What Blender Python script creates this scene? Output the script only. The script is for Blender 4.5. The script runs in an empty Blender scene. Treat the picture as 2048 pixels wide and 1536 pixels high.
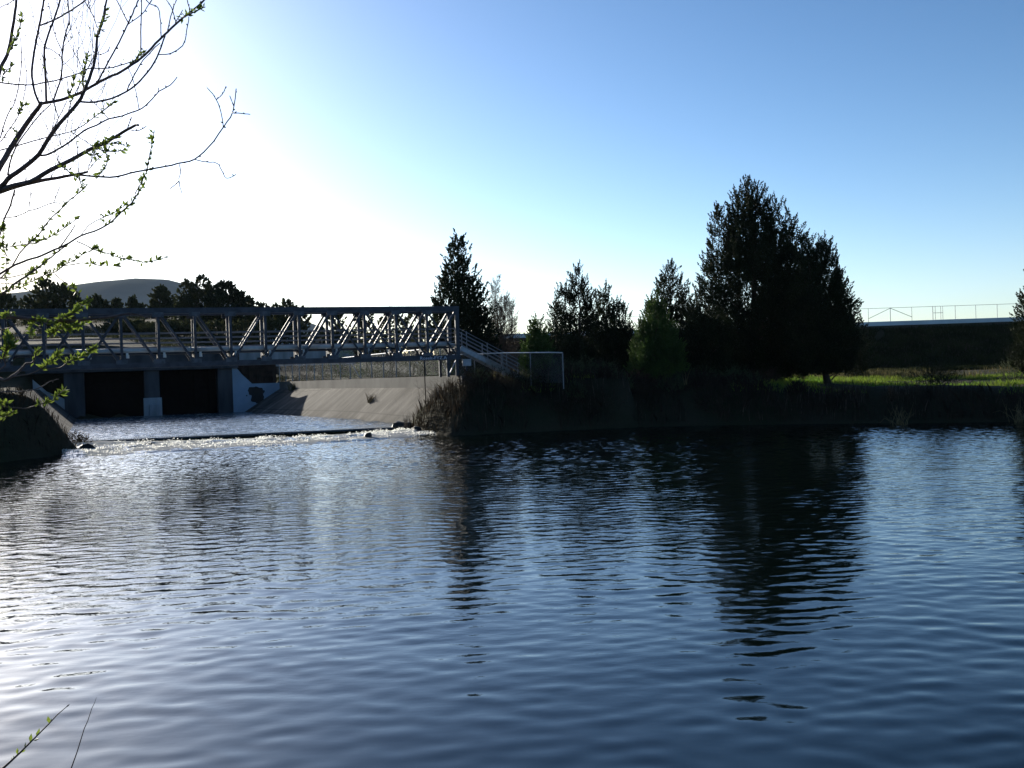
import bpy, math, random
import numpy as np
from mathutils import Vector, Matrix
random.seed(7)
R = math.radians
S = bpy.context.scene
COL = S.collection

# ------------------------------------------------------------------ camera geometry
F, ROLL, HORIZ, HC = 2048.0, 0.0332, 750.0, 3.3
ra = math.atan(ROLL); cr, sr = math.cos(ra), math.sin(ra)
pa = math.atan((768 - HORIZ) / F); cp, sp_ = math.cos(pa), math.sin(pa)
CAM = Vector((0, 0, HC))
def ray(px, py):
    u, v = (px - 1024) / F, -(py - 768) / F
    u2, v2 = u * cr + v * sr, -u * sr + v * cr
    return Vector((u2, cp + v2 * sp_, -sp_ + v2 * cp))
def P(px, py, Y):
    d = ray(px, py); return CAM + d * (Y / d.y)
def PZ(px, py, z):
    d = ray(px, py); return CAM + d * ((z - HC) / d.z)

cam_d = bpy.data.cameras.new("camera"); cam = bpy.data.objects.new("camera", cam_d); COL.objects.link(cam)
cam_d.sensor_width = 36; cam_d.lens = 36; cam_d.clip_end = 9000; cam_d.clip_start = 0.05
right = Vector((cr, -sp_ * sr, -cp * sr)); up = Vector((sr, sp_ * cr, cp * cr)); fw = Vector((0, cp, -sp_))
m = Matrix.Identity(4)
for i in range(3):
    m[i][0], m[i][1], m[i][2], m[i][3] = right[i], up[i], -fw[i], CAM[i]
cam.matrix_world = m
S.camera = cam

# ------------------------------------------------------------------ light
SUN_AZ, SUN_EL = R(-37), R(17)
sun_dir = Vector((math.sin(SUN_AZ) * math.cos(SUN_EL), math.cos(SUN_AZ) * math.cos(SUN_EL), math.sin(SUN_EL)))
W = bpy.data.worlds.new("World"); S.world = W; W.use_nodes = True
nt = W.node_tree; bg = nt.nodes["Background"]
sky = nt.nodes.new("ShaderNodeTexSky"); sky.sky_type = 'NISHITA'; sky.sun_disc = False
sky.sun_elevation = SUN_EL; sky.sun_rotation = SUN_AZ
sky.altitude = 1300; sky.air_density = 1.0; sky.dust_density = 1.7; sky.ozone_density = 2.0
bw = nt.nodes.new("ShaderNodeRGBToBW"); pw_ = nt.nodes.new("ShaderNodeMath"); pw_.operation = 'POWER'; pw_.inputs[1].default_value = .38
dv = nt.nodes.new("ShaderNodeMath"); dv.operation = 'DIVIDE'; dv.inputs[1].default_value = 5.0
sc_ = nt.nodes.new("ShaderNodeVectorMath"); sc_.operation = 'SCALE'; gm = nt.nodes.new("ShaderNodeHueSaturation"); gm.inputs["Saturation"].default_value = 1.24
tint = nt.nodes.new("ShaderNodeVectorMath"); tint.operation = 'MULTIPLY'; tint.inputs[1].default_value = (.99, 1.0, 1.06)
nt.links.new(sky.outputs[0], bw.inputs[0]); nt.links.new(bw.outputs[0], dv.inputs[0]); nt.links.new(dv.outputs[0], pw_.inputs[0])
nt.links.new(sky.outputs[0], gm.inputs["Color"]); nt.links.new(gm.outputs[0], tint.inputs[0]); nt.links.new(tint.outputs[0], sc_.inputs[0]); nt.links.new(pw_.outputs[0], sc_.inputs["Scale"])
nt.links.new(sc_.outputs[0], bg.inputs[0]); bg.inputs[1].default_value = 0.112
ld = bpy.data.lights.new("sun", 'SUN'); ld.energy = 5.0; ld.angle = R(0.5); ld.color = (1, .93, .8)
lo = bpy.data.objects.new("sun", ld); COL.objects.link(lo)
lo.rotation_euler = (-sun_dir).to_track_quat('-Z', 'Y').to_euler()
S.view_settings.view_transform = 'Standard'; S.view_settings.look = 'None'
S.view_settings.exposure = 0.7; S.view_settings.gamma = 1.0
S.cycles.max_bounces = 6; S.cycles.transparent_max_bounces = 24
S.cycles.use_denoising = True
S.cycles.sample_clamp_indirect = 6; S.cycles.sample_clamp_direct = 1.5

# ------------------------------------------------------------------ materials
def mat(name, col, rough=.8, metal=0, var=.35, scale=3.0, col2=None, bump=0, bscale=20, trans=0, spec=.3, dist=.02, stretch=None):
    m = bpy.data.materials.new(name); m.use_nodes = True
    n = m.node_tree; L = n.links; b = n.nodes["Principled BSDF"]
    b.inputs["Roughness"].default_value = rough; b.inputs["Metallic"].default_value = metal
    b.inputs["Specular IOR Level"].default_value = spec
    tc = n.nodes.new("ShaderNodeTexCoord"); vec = tc.outputs["Object"]
    if stretch:
        mp = n.nodes.new("ShaderNodeMapping"); mp.inputs["Scale"].default_value = stretch
        L.new(vec, mp.inputs[0]); vec = mp.outputs[0]
    nz = n.nodes.new("ShaderNodeTexNoise"); nz.inputs["Scale"].default_value = scale; nz.inputs["Detail"].default_value = 5
    L.new(vec, nz.inputs["Vector"])
    rp = n.nodes.new("ShaderNodeValToRGB")
    c2 = col2 or tuple(c * (1 - var) for c in col)
    c1 = col if col2 else tuple(min(1, c * (1 + var)) for c in col)
    rp.color_ramp.elements[0].position = .35; rp.color_ramp.elements[1].position = .65
    rp.color_ramp.elements[0].color = (*c2, 1); rp.color_ramp.elements[1].color = (*c1, 1)
    L.new(nz.outputs["Fac"], rp.inputs[0]); L.new(rp.outputs[0], b.inputs["Base Color"])
    if bump:
        nb = n.nodes.new("ShaderNodeTexNoise"); nb.inputs["Scale"].default_value = bscale; nb.inputs["Detail"].default_value = 6
        L.new(vec, nb.inputs["Vector"])
        bm = n.nodes.new("ShaderNodeBump"); bm.inputs["Strength"].default_value = bump; bm.inputs["Distance"].default_value = dist
        L.new(nb.outputs["Fac"], bm.inputs["Height"]); L.new(bm.outputs[0], b.inputs["Normal"])
    if trans:
        tr = n.nodes.new("ShaderNodeBsdfTranslucent"); mx = n.nodes.new("ShaderNodeMixShader"); mx.inputs[0].default_value = trans
        L.new(rp.outputs[0], tr.inputs[0]); L.new(b.outputs[0], mx.inputs[1]); L.new(tr.outputs[0], mx.inputs[2])
        L.new(mx.outputs[0], n.nodes["Material Output"].inputs["Surface"])
    return m

M = {}
M['juniper'] = mat('juniper_foliage', (.024, .034, .013), .7, col2=(.012, .018, .008), scale=.9, trans=.2, spec=.15)
M['greenjuniper'] = mat('green_juniper_foliage', (.075, .125, .03), .7, col2=(.035, .06, .016), scale=.9, trans=.25, spec=.15)
M['olive'] = mat('olive_foliage', (.07, .075, .03), .7, col2=(.035, .04, .018), scale=.5, trans=.3, spec=.15)
M['sage'] = mat('sage_foliage', (.085, .1, .05), .8, col2=(.045, .055, .03), scale=1.2, trans=.3, spec=.15)
M['bark'] = mat('bark', (.05, .035, .025), .9, scale=4, bump=.4, stretch=(1, 1, .25))
M['willow_bark'] = mat('willow_bark', (.15, .11, .10), .75, scale=30, bump=.3, bscale=90, dist=.004, spec=.35)
M['young_leaf'] = mat('young_leaf', (.2, .27, .045), .5, col2=(.12, .17, .03), scale=40, trans=.45)
M['twig'] = mat('dry_twig', (.12, .085, .06), .85, scale=5)
M['reed'] = mat('dry_reed', (.30, .23, .11), .8, col2=(.16, .12, .06), scale=3, trans=.3)
M['weed'] = mat('dry_weed', (.05, .036, .022), .9, col2=(.022, .018, .011), scale=.8, trans=.2)
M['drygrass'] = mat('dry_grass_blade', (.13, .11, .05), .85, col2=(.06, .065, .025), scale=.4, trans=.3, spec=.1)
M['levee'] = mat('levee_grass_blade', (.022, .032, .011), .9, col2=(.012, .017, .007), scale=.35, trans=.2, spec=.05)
M['hillgrass'] = mat('hill_grass_blade', (.055, .056, .026), .9, col2=(.028, .032, .014), scale=.12, trans=.2, spec=.05)
M['grass'] = mat('grass_blade', (.12, .24, .02), .7, col2=(.17, .2, .035), scale=.25, trans=.5, spec=.2)
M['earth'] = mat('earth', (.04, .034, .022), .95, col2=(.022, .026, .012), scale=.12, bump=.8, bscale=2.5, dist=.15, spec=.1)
M['concrete'] = mat('concrete', (.15, .143, .128), .9, col2=(.075, .072, .066), scale=.45, bump=.35, bscale=9, dist=.02, spec=.2)
M['levee_wall'] = mat('skylit_levee_wall', (.5, .55, .58), .8, var=.1, scale=.3, spec=.2)  # paler concrete copy, skylight on the wall raised into its colour
M['wallconcrete'] = mat('pale_concrete', (.3, .31, .33), .85, col2=(.17, .18, .19), scale=.8, bump=.3, bscale=7, spec=.2, stretch=(1, 1, .3))
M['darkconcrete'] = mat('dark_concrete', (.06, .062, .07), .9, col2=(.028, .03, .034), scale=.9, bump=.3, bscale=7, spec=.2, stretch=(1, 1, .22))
M['steel'] = mat('weathered_steel_paint', (.036, .04, .054), .55, var=.3, scale=2.5, spec=.35)
M['gusset'] = mat('gusset_steel', (.06, .068, .085), .5, var=.35, scale=4, spec=.35)
M['galv'] = mat('galvanised_steel', (.24, .25, .28), .42, metal=.7, var=.15, scale=5)
M['rail'] = mat('sunlit_rail', (.75, .75, .74), .3, metal=.5, var=.05, scale=4, spec=.6)  # pale copy of galvanised steel, sun glint put into its colour
M['pipe'] = mat('pipe_paint', (.4, .43, .45), .35, var=.12, scale=3, spec=.5)
M['gate'] = mat('black_gate_steel', (.003, .003, .0035), 1, var=.4, scale=2, spec=0)
M['rust'] = mat('rusty_sheet_piling', (.028, .018, .014), .9, var=.4, scale=1.5, spec=.1)
M['rock'] = mat('wet_rock', (.022, .02, .017), .5, scale=3, bump=.6, bscale=8, dist=.05, spec=.4)
M['hill'] = mat('hazy_sage_hillside', (.15, .165, .16), 1, col2=(.10, .112, .11), scale=.006, spec=0)  # blue-grey of distance haze mixed into the sage base colour
M['shed'] = mat('shed_paint', (.42, .5, .55), .6, var=.1, scale=1)
M['greenbox'] = mat('green_paint', (.015, .05, .03), .5, var=.2, scale=2)
M['white'] = mat('white_paint', (.78, .78, .76), .5, var=.06, scale=3)
M['letter'] = mat('letter_paint', (.55, .6, .7), .6, var=.05, scale=3)

def slab_material():
    m = mat('lining_concrete', (.11, .103, .093), .9, col2=(.055, .051, .046), scale=.33, bump=.6, bscale=5, dist=.05, spec=.15)
    n = m.node_tree; L = n.links; b = n.nodes["Principled BSDF"]
    uv = n.nodes.new("ShaderNodeUVMap"); uv.uv_map = 'UVMap'
    sx = n.nodes.new("ShaderNodeSeparateXYZ"); L.new(uv.outputs[0], sx.inputs[0])
    # streaks running down the slope, panel joints along it (uv in metres)
    mp = n.nodes.new("ShaderNodeMapping"); mp.inputs["Scale"].default_value = (.55, .2, 1); L.new(uv.outputs[0], mp.inputs[0])
    nz = n.nodes.new("ShaderNodeTexNoise"); nz.inputs["Scale"].default_value = 1.6; nz.inputs["Detail"].default_value = 7; L.new(mp.outputs[0], nz.inputs["Vector"])
    rp = n.nodes.new("ShaderNodeValToRGB"); rp.color_ramp.elements[0].position = .38; rp.color_ramp.elements[1].position = .66
    rp.color_ramp.elements[0].color = (.36, .35, .34, 1); rp.color_ramp.elements[1].color = (1.3, 1.28, 1.25, 1); L.new(nz.outputs["Fac"], rp.inputs[0])
    def joint(out, period, off, w):
        a = n.nodes.new("ShaderNodeMath"); a.operation = 'ADD'; a.inputs[1].default_value = off; L.new(out, a.inputs[0])
        d = n.nodes.new("ShaderNodeMath"); d.operation = 'PINGPONG'; d.inputs[1].default_value = period / 2; L.new(a.outputs[0], d.inputs[0])
        g = n.nodes.new("ShaderNodeMath"); g.operation = 'GREATER_THAN'; g.inputs[1].default_value = w; L.new(d.outputs[0], g.inputs[0])
        return g.outputs[0]
    j1 = joint(sx.outputs[0], 4.6, 0, .07); j2 = joint(sx.outputs[1], 2.9, 1.55, .055)
    mu = n.nodes.new("ShaderNodeMath"); mu.operation = 'MULTIPLY'; L.new(j1, mu.inputs[0]); L.new(j2, mu.inputs[1])
    mr = n.nodes.new("ShaderNodeMapRange"); mr.inputs["To Min"].default_value = .35; L.new(mu.outputs[0], mr.inputs[0])
    old = b.inputs["Base Color"].links[0].from_socket
    m1 = n.nodes.new("ShaderNodeMix"); m1.data_type = 'RGBA'; m1.blend_type = 'MULTIPLY'; m1.inputs[0].default_value = 1
    L.new(old, m1.inputs[6]); L.new(rp.outputs[0], m1.inputs[7])
    m2 = n.nodes.new("ShaderNodeMix"); m2.data_type = 'RGBA'; m2.blend_type = 'MULTIPLY'; m2.inputs[0].default_value = 1
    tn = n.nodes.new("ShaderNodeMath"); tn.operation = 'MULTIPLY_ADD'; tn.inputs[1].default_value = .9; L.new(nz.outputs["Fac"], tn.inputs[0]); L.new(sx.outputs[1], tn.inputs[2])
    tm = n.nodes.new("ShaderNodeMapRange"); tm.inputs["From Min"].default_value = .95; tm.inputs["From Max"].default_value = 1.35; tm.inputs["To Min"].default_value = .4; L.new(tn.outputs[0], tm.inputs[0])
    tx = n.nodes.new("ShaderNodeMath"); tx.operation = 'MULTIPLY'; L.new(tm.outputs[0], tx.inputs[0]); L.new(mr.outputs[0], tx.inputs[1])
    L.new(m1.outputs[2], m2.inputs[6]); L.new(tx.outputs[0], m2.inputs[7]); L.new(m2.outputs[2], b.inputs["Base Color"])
    return m
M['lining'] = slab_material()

def water_material(name, bump_s, scale, dist, stretch=(1, 1, 1), calm=None, col=(.0015, .004, .0035), rough=.04):
    m = bpy.data.materials.new(name); m.use_nodes = True
    n = m.node_tree; L = n.links; b = n.nodes["Principled BSDF"]
    b.inputs["Base Color"].default_value = (*col, 1); b.inputs["Roughness"].default_value = rough
    b.inputs["IOR"].default_value = 1.4; b.inputs["Specular Tint"].default_value = (.74, 1, 1.12, 1)
    tc = n.nodes.new("ShaderNodeTexCoord"); mp = n.nodes.new("ShaderNodeMapping"); mp.inputs["Scale"].default_value = stretch
    L.new(tc.outputs["Object"], mp.inputs[0])
    nz = n.nodes.new("ShaderNodeTexNoise"); nz.inputs["Scale"].default_value = scale; nz.inputs["Detail"].default_value = 3
    L.new(mp.outputs[0], nz.inputs["Vector"])
    bm = n.nodes.new("ShaderNodeBump"); bm.inputs["Strength"].default_value = bump_s; bm.inputs["Distance"].default_value = dist
    L.new(nz.outputs["Fac"], bm.inputs["Height"]); L.new(bm.outputs[0], b.inputs["Normal"])
    if calm:                                             # sheltered smooth water along the near bank, wind patches further out
        sx = n.nodes.new("ShaderNodeSeparateXYZ"); L.new(tc.outputs["Object"], sx.inputs[0])
        mr = n.nodes.new("ShaderNodeMapRange"); mr.inputs["From Min"].default_value = calm[0]; mr.inputs["From Max"].default_value = calm[1]; mr.inputs["To Min"].default_value = .06 ; L.new(sx.outputs[1], mr.inputs[0])
        n2 = n.nodes.new("ShaderNodeTexNoise"); n2.inputs["Scale"].default_value = .13; n2.inputs["Detail"].default_value = 3; L.new(tc.outputs["Object"], n2.inputs["Vector"])
        r2 = n.nodes.new("ShaderNodeMapRange"); r2.inputs["From Min"].default_value = .35; r2.inputs["From Max"].default_value = .65; r2.inputs["To Min"].default_value = .45; L.new(n2.outputs["Fac"], r2.inputs[0])
        mu = n.nodes.new("ShaderNodeMath"); mu.operation = 'MULTIPLY'; L.new(mr.outputs[0], mu.inputs[0]); L.new(r2.outputs[0], mu.inputs[1])
        m2 = n.nodes.new("ShaderNodeMath"); m2.operation = 'MULTIPLY'; m2.inputs[1].default_value = bump_s; L.new(mu.outputs[0], m2.inputs[0]); L.new(m2.outputs[0], bm.inputs["Strength"])
    return m
M['pool'] = water_material('pool_water', .85, 3.4, .035, (.55, 1, 1), calm=(9, 26))
M['chan'] = water_material('channel_water', 1.0, 4, .07, (1, 1, 1), None, (.09, .11, .12), .12)
M['fall'] = water_material('falling_water', .6, 6, .05, (1, .2, .2), None, (.012, .013, .005))

def foam_material():
    m = bpy.data.materials.new('foam'); m.use_nodes = True
    n = m.node_tree; L = n.links; b = n.nodes["Principled BSDF"]
    b.inputs["Base Color"].default_value = (.012, .02, .018, 1); b.inputs["Roughness"].default_value = .08; b.inputs["IOR"].default_value = 1.333
    tc = n.nodes.new("ShaderNodeTexCoord")
    nz = n.nodes.new("ShaderNodeTexNoise"); nz.inputs["Scale"].default_value = 1.7; nz.inputs["Detail"].default_value = 8; nz.inputs["Roughness"].default_value = .7
    L.new(tc.outputs["Object"], nz.inputs["Vector"])
    at = n.nodes.new("ShaderNodeAttribute"); at.attribute_name = "foam"
    ad = n.nodes.new("ShaderNodeMath"); ad.operation = 'ADD'; L.new(nz.outputs["Fac"], ad.inputs[0]); L.new(at.outputs["Fac"], ad.inputs[1])
    rp = n.nodes.new("ShaderNodeValToRGB"); rp.color_ramp.elements[0].position = .82; rp.color_ramp.elements[1].position = 1.0
    L.new(ad.outputs[0], rp.inputs[0])
    d = n.nodes.new("ShaderNodeBsdfDiffuse"); d.inputs[0].default_value = (.92, .92, .9, 1)
    t = n.nodes.new("ShaderNodeBsdfTranslucent"); t.inputs[0].default_value = (.92, .92, .86, 1)
    ms = n.nodes.new("ShaderNodeMixShader"); ms.inputs[0].default_value = .55; L.new(d.outputs[0], ms.inputs[1]); L.new(t.outputs[0], ms.inputs[2])
    mx = n.nodes.new("ShaderNodeMixShader"); L.new(rp.outputs[0], mx.inputs[0]); L.new(b.outputs[0], mx.inputs[1]); L.new(ms.outputs[0], mx.inputs[2])
    L.new(mx.outputs[0], n.nodes["Material Output"].inputs["Surface"])
    return m
M['foam'] = foam_material()

def chainlink_material():
    m = bpy.data.materials.new('chain_link'); m.use_nodes = True
    n = m.node_tree; L = n.links; b = n.nodes["Principled BSDF"]
    b.inputs["Base Color"].default_value = (.22, .23, .24, 1); b.inputs["Metallic"].default_value = .6; b.inputs["Roughness"].default_value = .5
    uv = n.nodes.new("ShaderNodeUVMap"); uv.uv_map = 'UVMap'; sx = n.nodes.new("ShaderNodeSeparateXYZ"); L.new(uv.outputs[0], sx.inputs[0])
    outs = []
    for op in ('ADD', 'SUBTRACT'):
        a = n.nodes.new("ShaderNodeMath"); a.operation = op; L.new(sx.outputs[0], a.inputs[0]); L.new(sx.outputs[1], a.inputs[1])
        d = n.nodes.new("ShaderNodeMath"); d.operation = 'PINGPONG'; d.inputs[1].default_value = .035; L.new(a.outputs[0], d.inputs[0])
        g = n.nodes.new("ShaderNodeMath"); g.operation = 'LESS_THAN'; g.inputs[1].default_value = .0021; L.new(d.outputs[0], g.inputs[0]); outs.append(g.outputs[0])
    mx = n.nodes.new("ShaderNodeMath"); mx.operation = 'MAXIMUM'; L.new(outs[0], mx.inputs[0]); L.new(outs[1], mx.inputs[1])
    L.new(mx.outputs[0], b.inputs["Alpha"])
    return m
M['chain'] = chainlink_material()

# ------------------------------------------------------------------ builders
ORG = {}
def tag(o, label=None, cat=None, group=None, kind=None):
    if label: o['label'] = label
    if cat: o['category'] = cat
    if group: o['group'] = group
    if kind: o['kind'] = kind
    return o
def empty(name, loc, label=None, cat=None, group=None):
    o = bpy.data.objects.new(name, None); COL.objects.link(o); o.location = loc; o.empty_display_size = .2
    ORG[o] = Vector(loc)
    return tag(o, label, cat, group)
def link(name, me, material, parent=None, smooth=False):
    me.materials.append(material)
    if smooth: me.polygons.foreach_set('use_smooth', [True] * len(me.polygons))
    o = bpy.data.objects.new(name, me); COL.objects.link(o)
    if parent: o.parent = parent
    ORG[o] = ORG.get(parent, Vector((0, 0, 0))) if parent else Vector((0, 0, 0))
    return o
class MB:
    def __init__(s): s.v = []; s.f = []; s.uv = {}
    def quad(s, a, b, c, d, uv=None):
        i = len(s.v); s.v += [Vector(p) for p in (a, b, c, d)]; s.f.append((i, i + 1, i + 2, i + 3))
        if uv: s.uv[len(s.f) - 1] = uv
        return s
    def hexa(s, b, t):
        i = len(s.v); s.v += [Vector(p) for p in b + t]
        s.f += [(i+3, i+2, i+1, i), (i+4, i+5, i+6, i+7)] + [(i+k, i+(k+1) % 4, i+4+(k+1) % 4, i+4+k) for k in range(4)]
        return s
    def beam(s, p, q, w, h, upv=(0, 0, 1)):
        p, q = Vector(p), Vector(q); d = (q - p).normalized(); side = d.cross(Vector(upv))
        if side.length < 1e-4: side = d.cross(Vector((0, 1, 0)))
        side.normalize(); u = side.cross(d).normalized()
        def ring(c): return [c - side*w/2 - u*h/2, c + side*w/2 - u*h/2, c + side*w/2 + u*h/2, c - side*w/2 + u*h/2]
        a, b = ring(p), ring(q); i = len(s.v); s.v += a + b
        s.f += [(i, i+1, i+2, i+3), (i+7, i+6, i+5, i+4)] + [(i+(k+1) % 4, i+k, i+4+k, i+4+(k+1) % 4) for k in range(4)]
        return s
    def tube(s, pts, rad, n=6, cap=True):
        pts = [Vector(p) for p in pts]
        if not hasattr(rad, '__len__'): rad = [rad] * len(pts)
        base = len(s.v); nrm = None
        for k, p in enumerate(pts):
            d = (pts[min(k+1, len(pts)-1)] - pts[max(k-1, 0)])
            d = d.normalized() if d.length > 1e-9 else Vector((0, 0, 1))
            if nrm is None:
                nrm = d.cross(Vector((.3, .1, 1))); nrm = nrm if nrm.length > 1e-3 else d.cross(Vector((1, 0, 0)))
            nrm = (nrm - d * nrm.dot(d)).normalized(); bn = d.cross(nrm)
            for j in range(n):
                a = 2 * math.pi * j / n
                s.v.append(p + (nrm * math.cos(a) + bn * math.sin(a)) * rad[k])
        for k in range(len(pts) - 1):
            for j in range(n):
                s.f.append((base+k*n+j, base+k*n+(j+1) % n, base+(k+1)*n+(j+1) % n, base+(k+1)*n+j))
        if cap:
            s.f.append(tuple(base + j for j in reversed(range(n)))); e = base + (len(pts)-1)*n
            s.f.append(tuple(e + j for j in range(n)))
        return s
    def build(s, name, material, parent=None, smooth=False):
        off = ORG.get(parent, Vector((0, 0, 0))) if parent else Vector((0, 0, 0))
        me = bpy.data.meshes.new(name); me.from_pydata([v - off for v in s.v], [], s.f)
        if s.uv:
            ul = me.uv_layers.new(name='UVMap')
            for fi, uv in s.uv.items():
                for k, li in enumerate(me.polygons[fi].loop_indices): ul.data[li].uv = uv[k]
        return link(name, me, material, parent, smooth)
def np_mesh(name, V, Q, material, parent=None, smooth=False, rel=False):
    me = bpy.data.meshes.new(name); V = np.asarray(V, dtype=np.float64)
    if parent and not rel: V = V - np.array(ORG[parent])
    me.vertices.add(len(V)); me.vertices.foreach_set('co', V.astype(np.float32).ravel())
    k = Q.shape[1]; me.loops.add(Q.size); me.loops.foreach_set('vertex_index', Q.astype(np.int32).ravel())
    me.polygons.add(len(Q)); me.polygons.foreach_set('loop_start', np.arange(0, Q.size, k, dtype=np.int32))
    me.polygons.foreach_set('loop_total', np.full(len(Q), k, dtype=np.int32))
    me.update(calc_edges=True); me.validate()
    return link(name, me, material, parent, smooth)
def grid_quads(nr, nc):
    i = np.arange(nr * nc).reshape(nr, nc)
    return np.stack([i[:-1, :-1].ravel(), i[:-1, 1:].ravel(), i[1:, 1:].ravel(), i[1:, :-1].ravel()], 1)
def sstep(x): x = np.clip(x, 0, 1); return x * x * (3 - 2 * x)
def vnoise(x, y, sc, seed=0):
    r = np.random.RandomState(seed); out = 0
    for k in range(7):
        a = r.uniform(0, 6.28); f = sc * r.uniform(.6, 1.9)
        out = out + np.sin((x * math.cos(a) + y * math.sin(a)) * f + r.uniform(0, 6.28) + 1.3 * np.sin((y * math.cos(a) - x * math.sin(a)) * f * .7 + k))
    return out / 7

# channel frame: A along the footbridge to the right, N upstream
A = Vector((.930, .3675, 0)).normalized(); N = Vector((-A.y, A.x, 0)); C0 = Vector((-15.9, 58.26, 0))
def ch(s, n, z=0): return C0 + A * s + N * n + Vector((0, 0, z))
ZW, ZUP = 0.0, 0.35

# ------------------------------------------------------------------ ground
poly = [(-5, 7), (-8, 12), (-14, 24), (-22, 38), (-24.6, 44), (-24.2, 48), (-22.7, 53.2)]
poly += [tuple(ch(*p).xy) for p in ((-8.6, 3.5), (-9.2, 51.5), (5.7, 51.5), (10.7, 2.4))]
poly += [(-5.6, 60.6), (-3.4, 57.6), (1.8, 58.8), (7.8, 60.1), (13, 59), (19.1, 56.3), (25.5, 53.6), (35, 50), (60, 44), (95, 40), (95, 0), (30, 4.5), (0, 6.2)]
PV = np.array(poly)
def sdist(x, y):
    d = np.full(x.shape, 1e9); ins = np.zeros(x.shape, bool)
    for i in range(len(PV)):
        a, b = PV[i], PV[(i + 1) % len(PV)]; e = b - a
        t = np.clip(((x - a[0]) * e[0] + (y - a[1]) * e[1]) / (e @ e), 0, 1)
        d = np.minimum(d, np.hypot(x - a[0] - t * e[0], y - a[1] - t * e[1]))
        c = ((a[1] <= y) & (b[1] > y)) | ((b[1] <= y) & (a[1] > y))
        with np.errstate(divide='ignore', invalid='ignore'):
            xi = a[0] + (y - a[1]) / (b[1] - a[1]) * e[0]
        ins ^= c & (x < xi)
    return np.where(ins, -d, d)
def ground(x, y):
    x = np.asarray(x, float); y = np.asarray(y, float)
    d = sdist(x, y)
    s = (x - C0.x) * A.x + (y - C0.y) * A.y; n = (x - C0.x) * N.x + (y - C0.y) * N.y
    far = np.interp(x, [-30, -20, -6, 3, 12, 20, 27, 60], [3.3, 3.3, 2.9, 2.72, 2.35, 1.95, 1.72, 1.7])
    zc = np.where(y > 30, far, np.interp(y, [0, 10, 30], [1.75, 1.75, 3.0]))
    p_bank = 1 - (1 - np.clip(d / 3.2, 0, 1)) ** 2
    tR = np.interp(n, [0, 51], [13.55, 10.3]); tL = np.interp(n, [0, 51], [-13.6, -12.8])
    p_chan = np.where(s > 0, sstep((s - tR - .15) / .8), sstep((tL - .1 - s) / .8))
    k = np.where(s > 0, sstep((n - 2.4 + (s - 10.7) * .84) / .8), sstep((n - (s + 13.6) * .784) / .8)) * (s > -22) * (s < 22) * (n < 60)
    prof = p_bank * (1 - k) + p_chan * k
    zc = zc + k * .35 * (s > 5)
    h = np.where(d > 0, zc * prof - .6 * k * (1 - p_chan), -.9 * np.clip(-d / 2, 0, 1))
    rough = np.clip(d / 3, 0, 1) * np.clip(1 - k, .1, 1)
    h = h + .16 * vnoise(x, y, .9, 1) * rough + .10 * vnoise(x, y, 2.6, 2) * rough
    h = h + .4 * sstep((y - 62) / 14) * (y > 30) * (x > 5) + 18 * sstep((-4 - y) / 45)  # last term: high ground behind the camera, added to block low sky light
    # dam crest, hillside behind it, levee on the right
    dam = sstep((n - 55.5) / 1.5) * sstep((s + 40) / 15) * sstep((7.5 - s) / 1.5)
    h = np.where(n > 51, h + (6.3 - h) * dam, h)
    h = h + (9.0 * sstep((y - 125) / 90) * sstep((-12 - x) / 45)) + 3.2 * sstep((-30 - x) / 20) * sstep((y - 85) / 40)
    lev = np.clip((y - 126.5 + .5 * vnoise(x, y, .25, 5)) / 13.0, 0, 1) * sstep((x + 15) / 8)
    h = h + (8.35 - h) * lev * (y > 100)
    h = np.where((y > 139.4) & (x > -7), 8.35, h)
    h = np.where(y > 170, h - (h - 3) * sstep((y - 300) / 300), h)
    return h
def gz(x, y): return float(ground(np.array([x]), np.array([y]))[0])
xs = np.concatenate([np.linspace(-5500, -300, 14), np.linspace(-260, -75, 24), np.arange(-70, 75, .6), np.linspace(80, 260, 20), np.linspace(300, 5500, 14)])
ys = np.concatenate([np.linspace(-400, -30, 8), np.arange(-24, 4, 2.), np.arange(4, 14, .6), np.arange(14, 42, 1.4), np.arange(42, 80, .5), np.arange(80, 150, 1.2), np.linspace(152, 330, 30), np.linspace(380, 6000, 18)])
X, Y = np.meshgrid(xs, ys)
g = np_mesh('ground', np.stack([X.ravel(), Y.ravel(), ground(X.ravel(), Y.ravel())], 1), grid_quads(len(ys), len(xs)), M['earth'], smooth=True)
tag(g, 'dark earth banks and dry grassy ground around the pool', kind='structure')

# hill far behind
hx = np.linspace(-3000, 600, 170); hy = np.linspace(2000, 4800, 60); X, Y = np.meshgrid(hx, hy)
ridge = np.interp(X, [((p - 1024) / F) * 3200 for p in (-700, -300, 0, 150, 225, 300, 360, 400, 500, 604, 640, 760, 900, 1000)],
                  [z * 3200 / F for z in (60, 130, 190, 207, 215, 219, 212, 200, 165, 130, 118, 70, 25, 0)])
env = np.exp(-((Y - 3200) / 700) ** 2)
Z = ridge * env + 9 * vnoise(X, Y, .006, 3) * env + 4 * vnoise(X, Y, .025, 4) * env - 2
o = np_mesh('hill', np.stack([X.ravel(), Y.ravel(), Z.ravel()], 1), grid_quads(60, 170), M['hill'], smooth=True)
tag(o, 'hazy rounded hill on the skyline', kind='structure')

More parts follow.
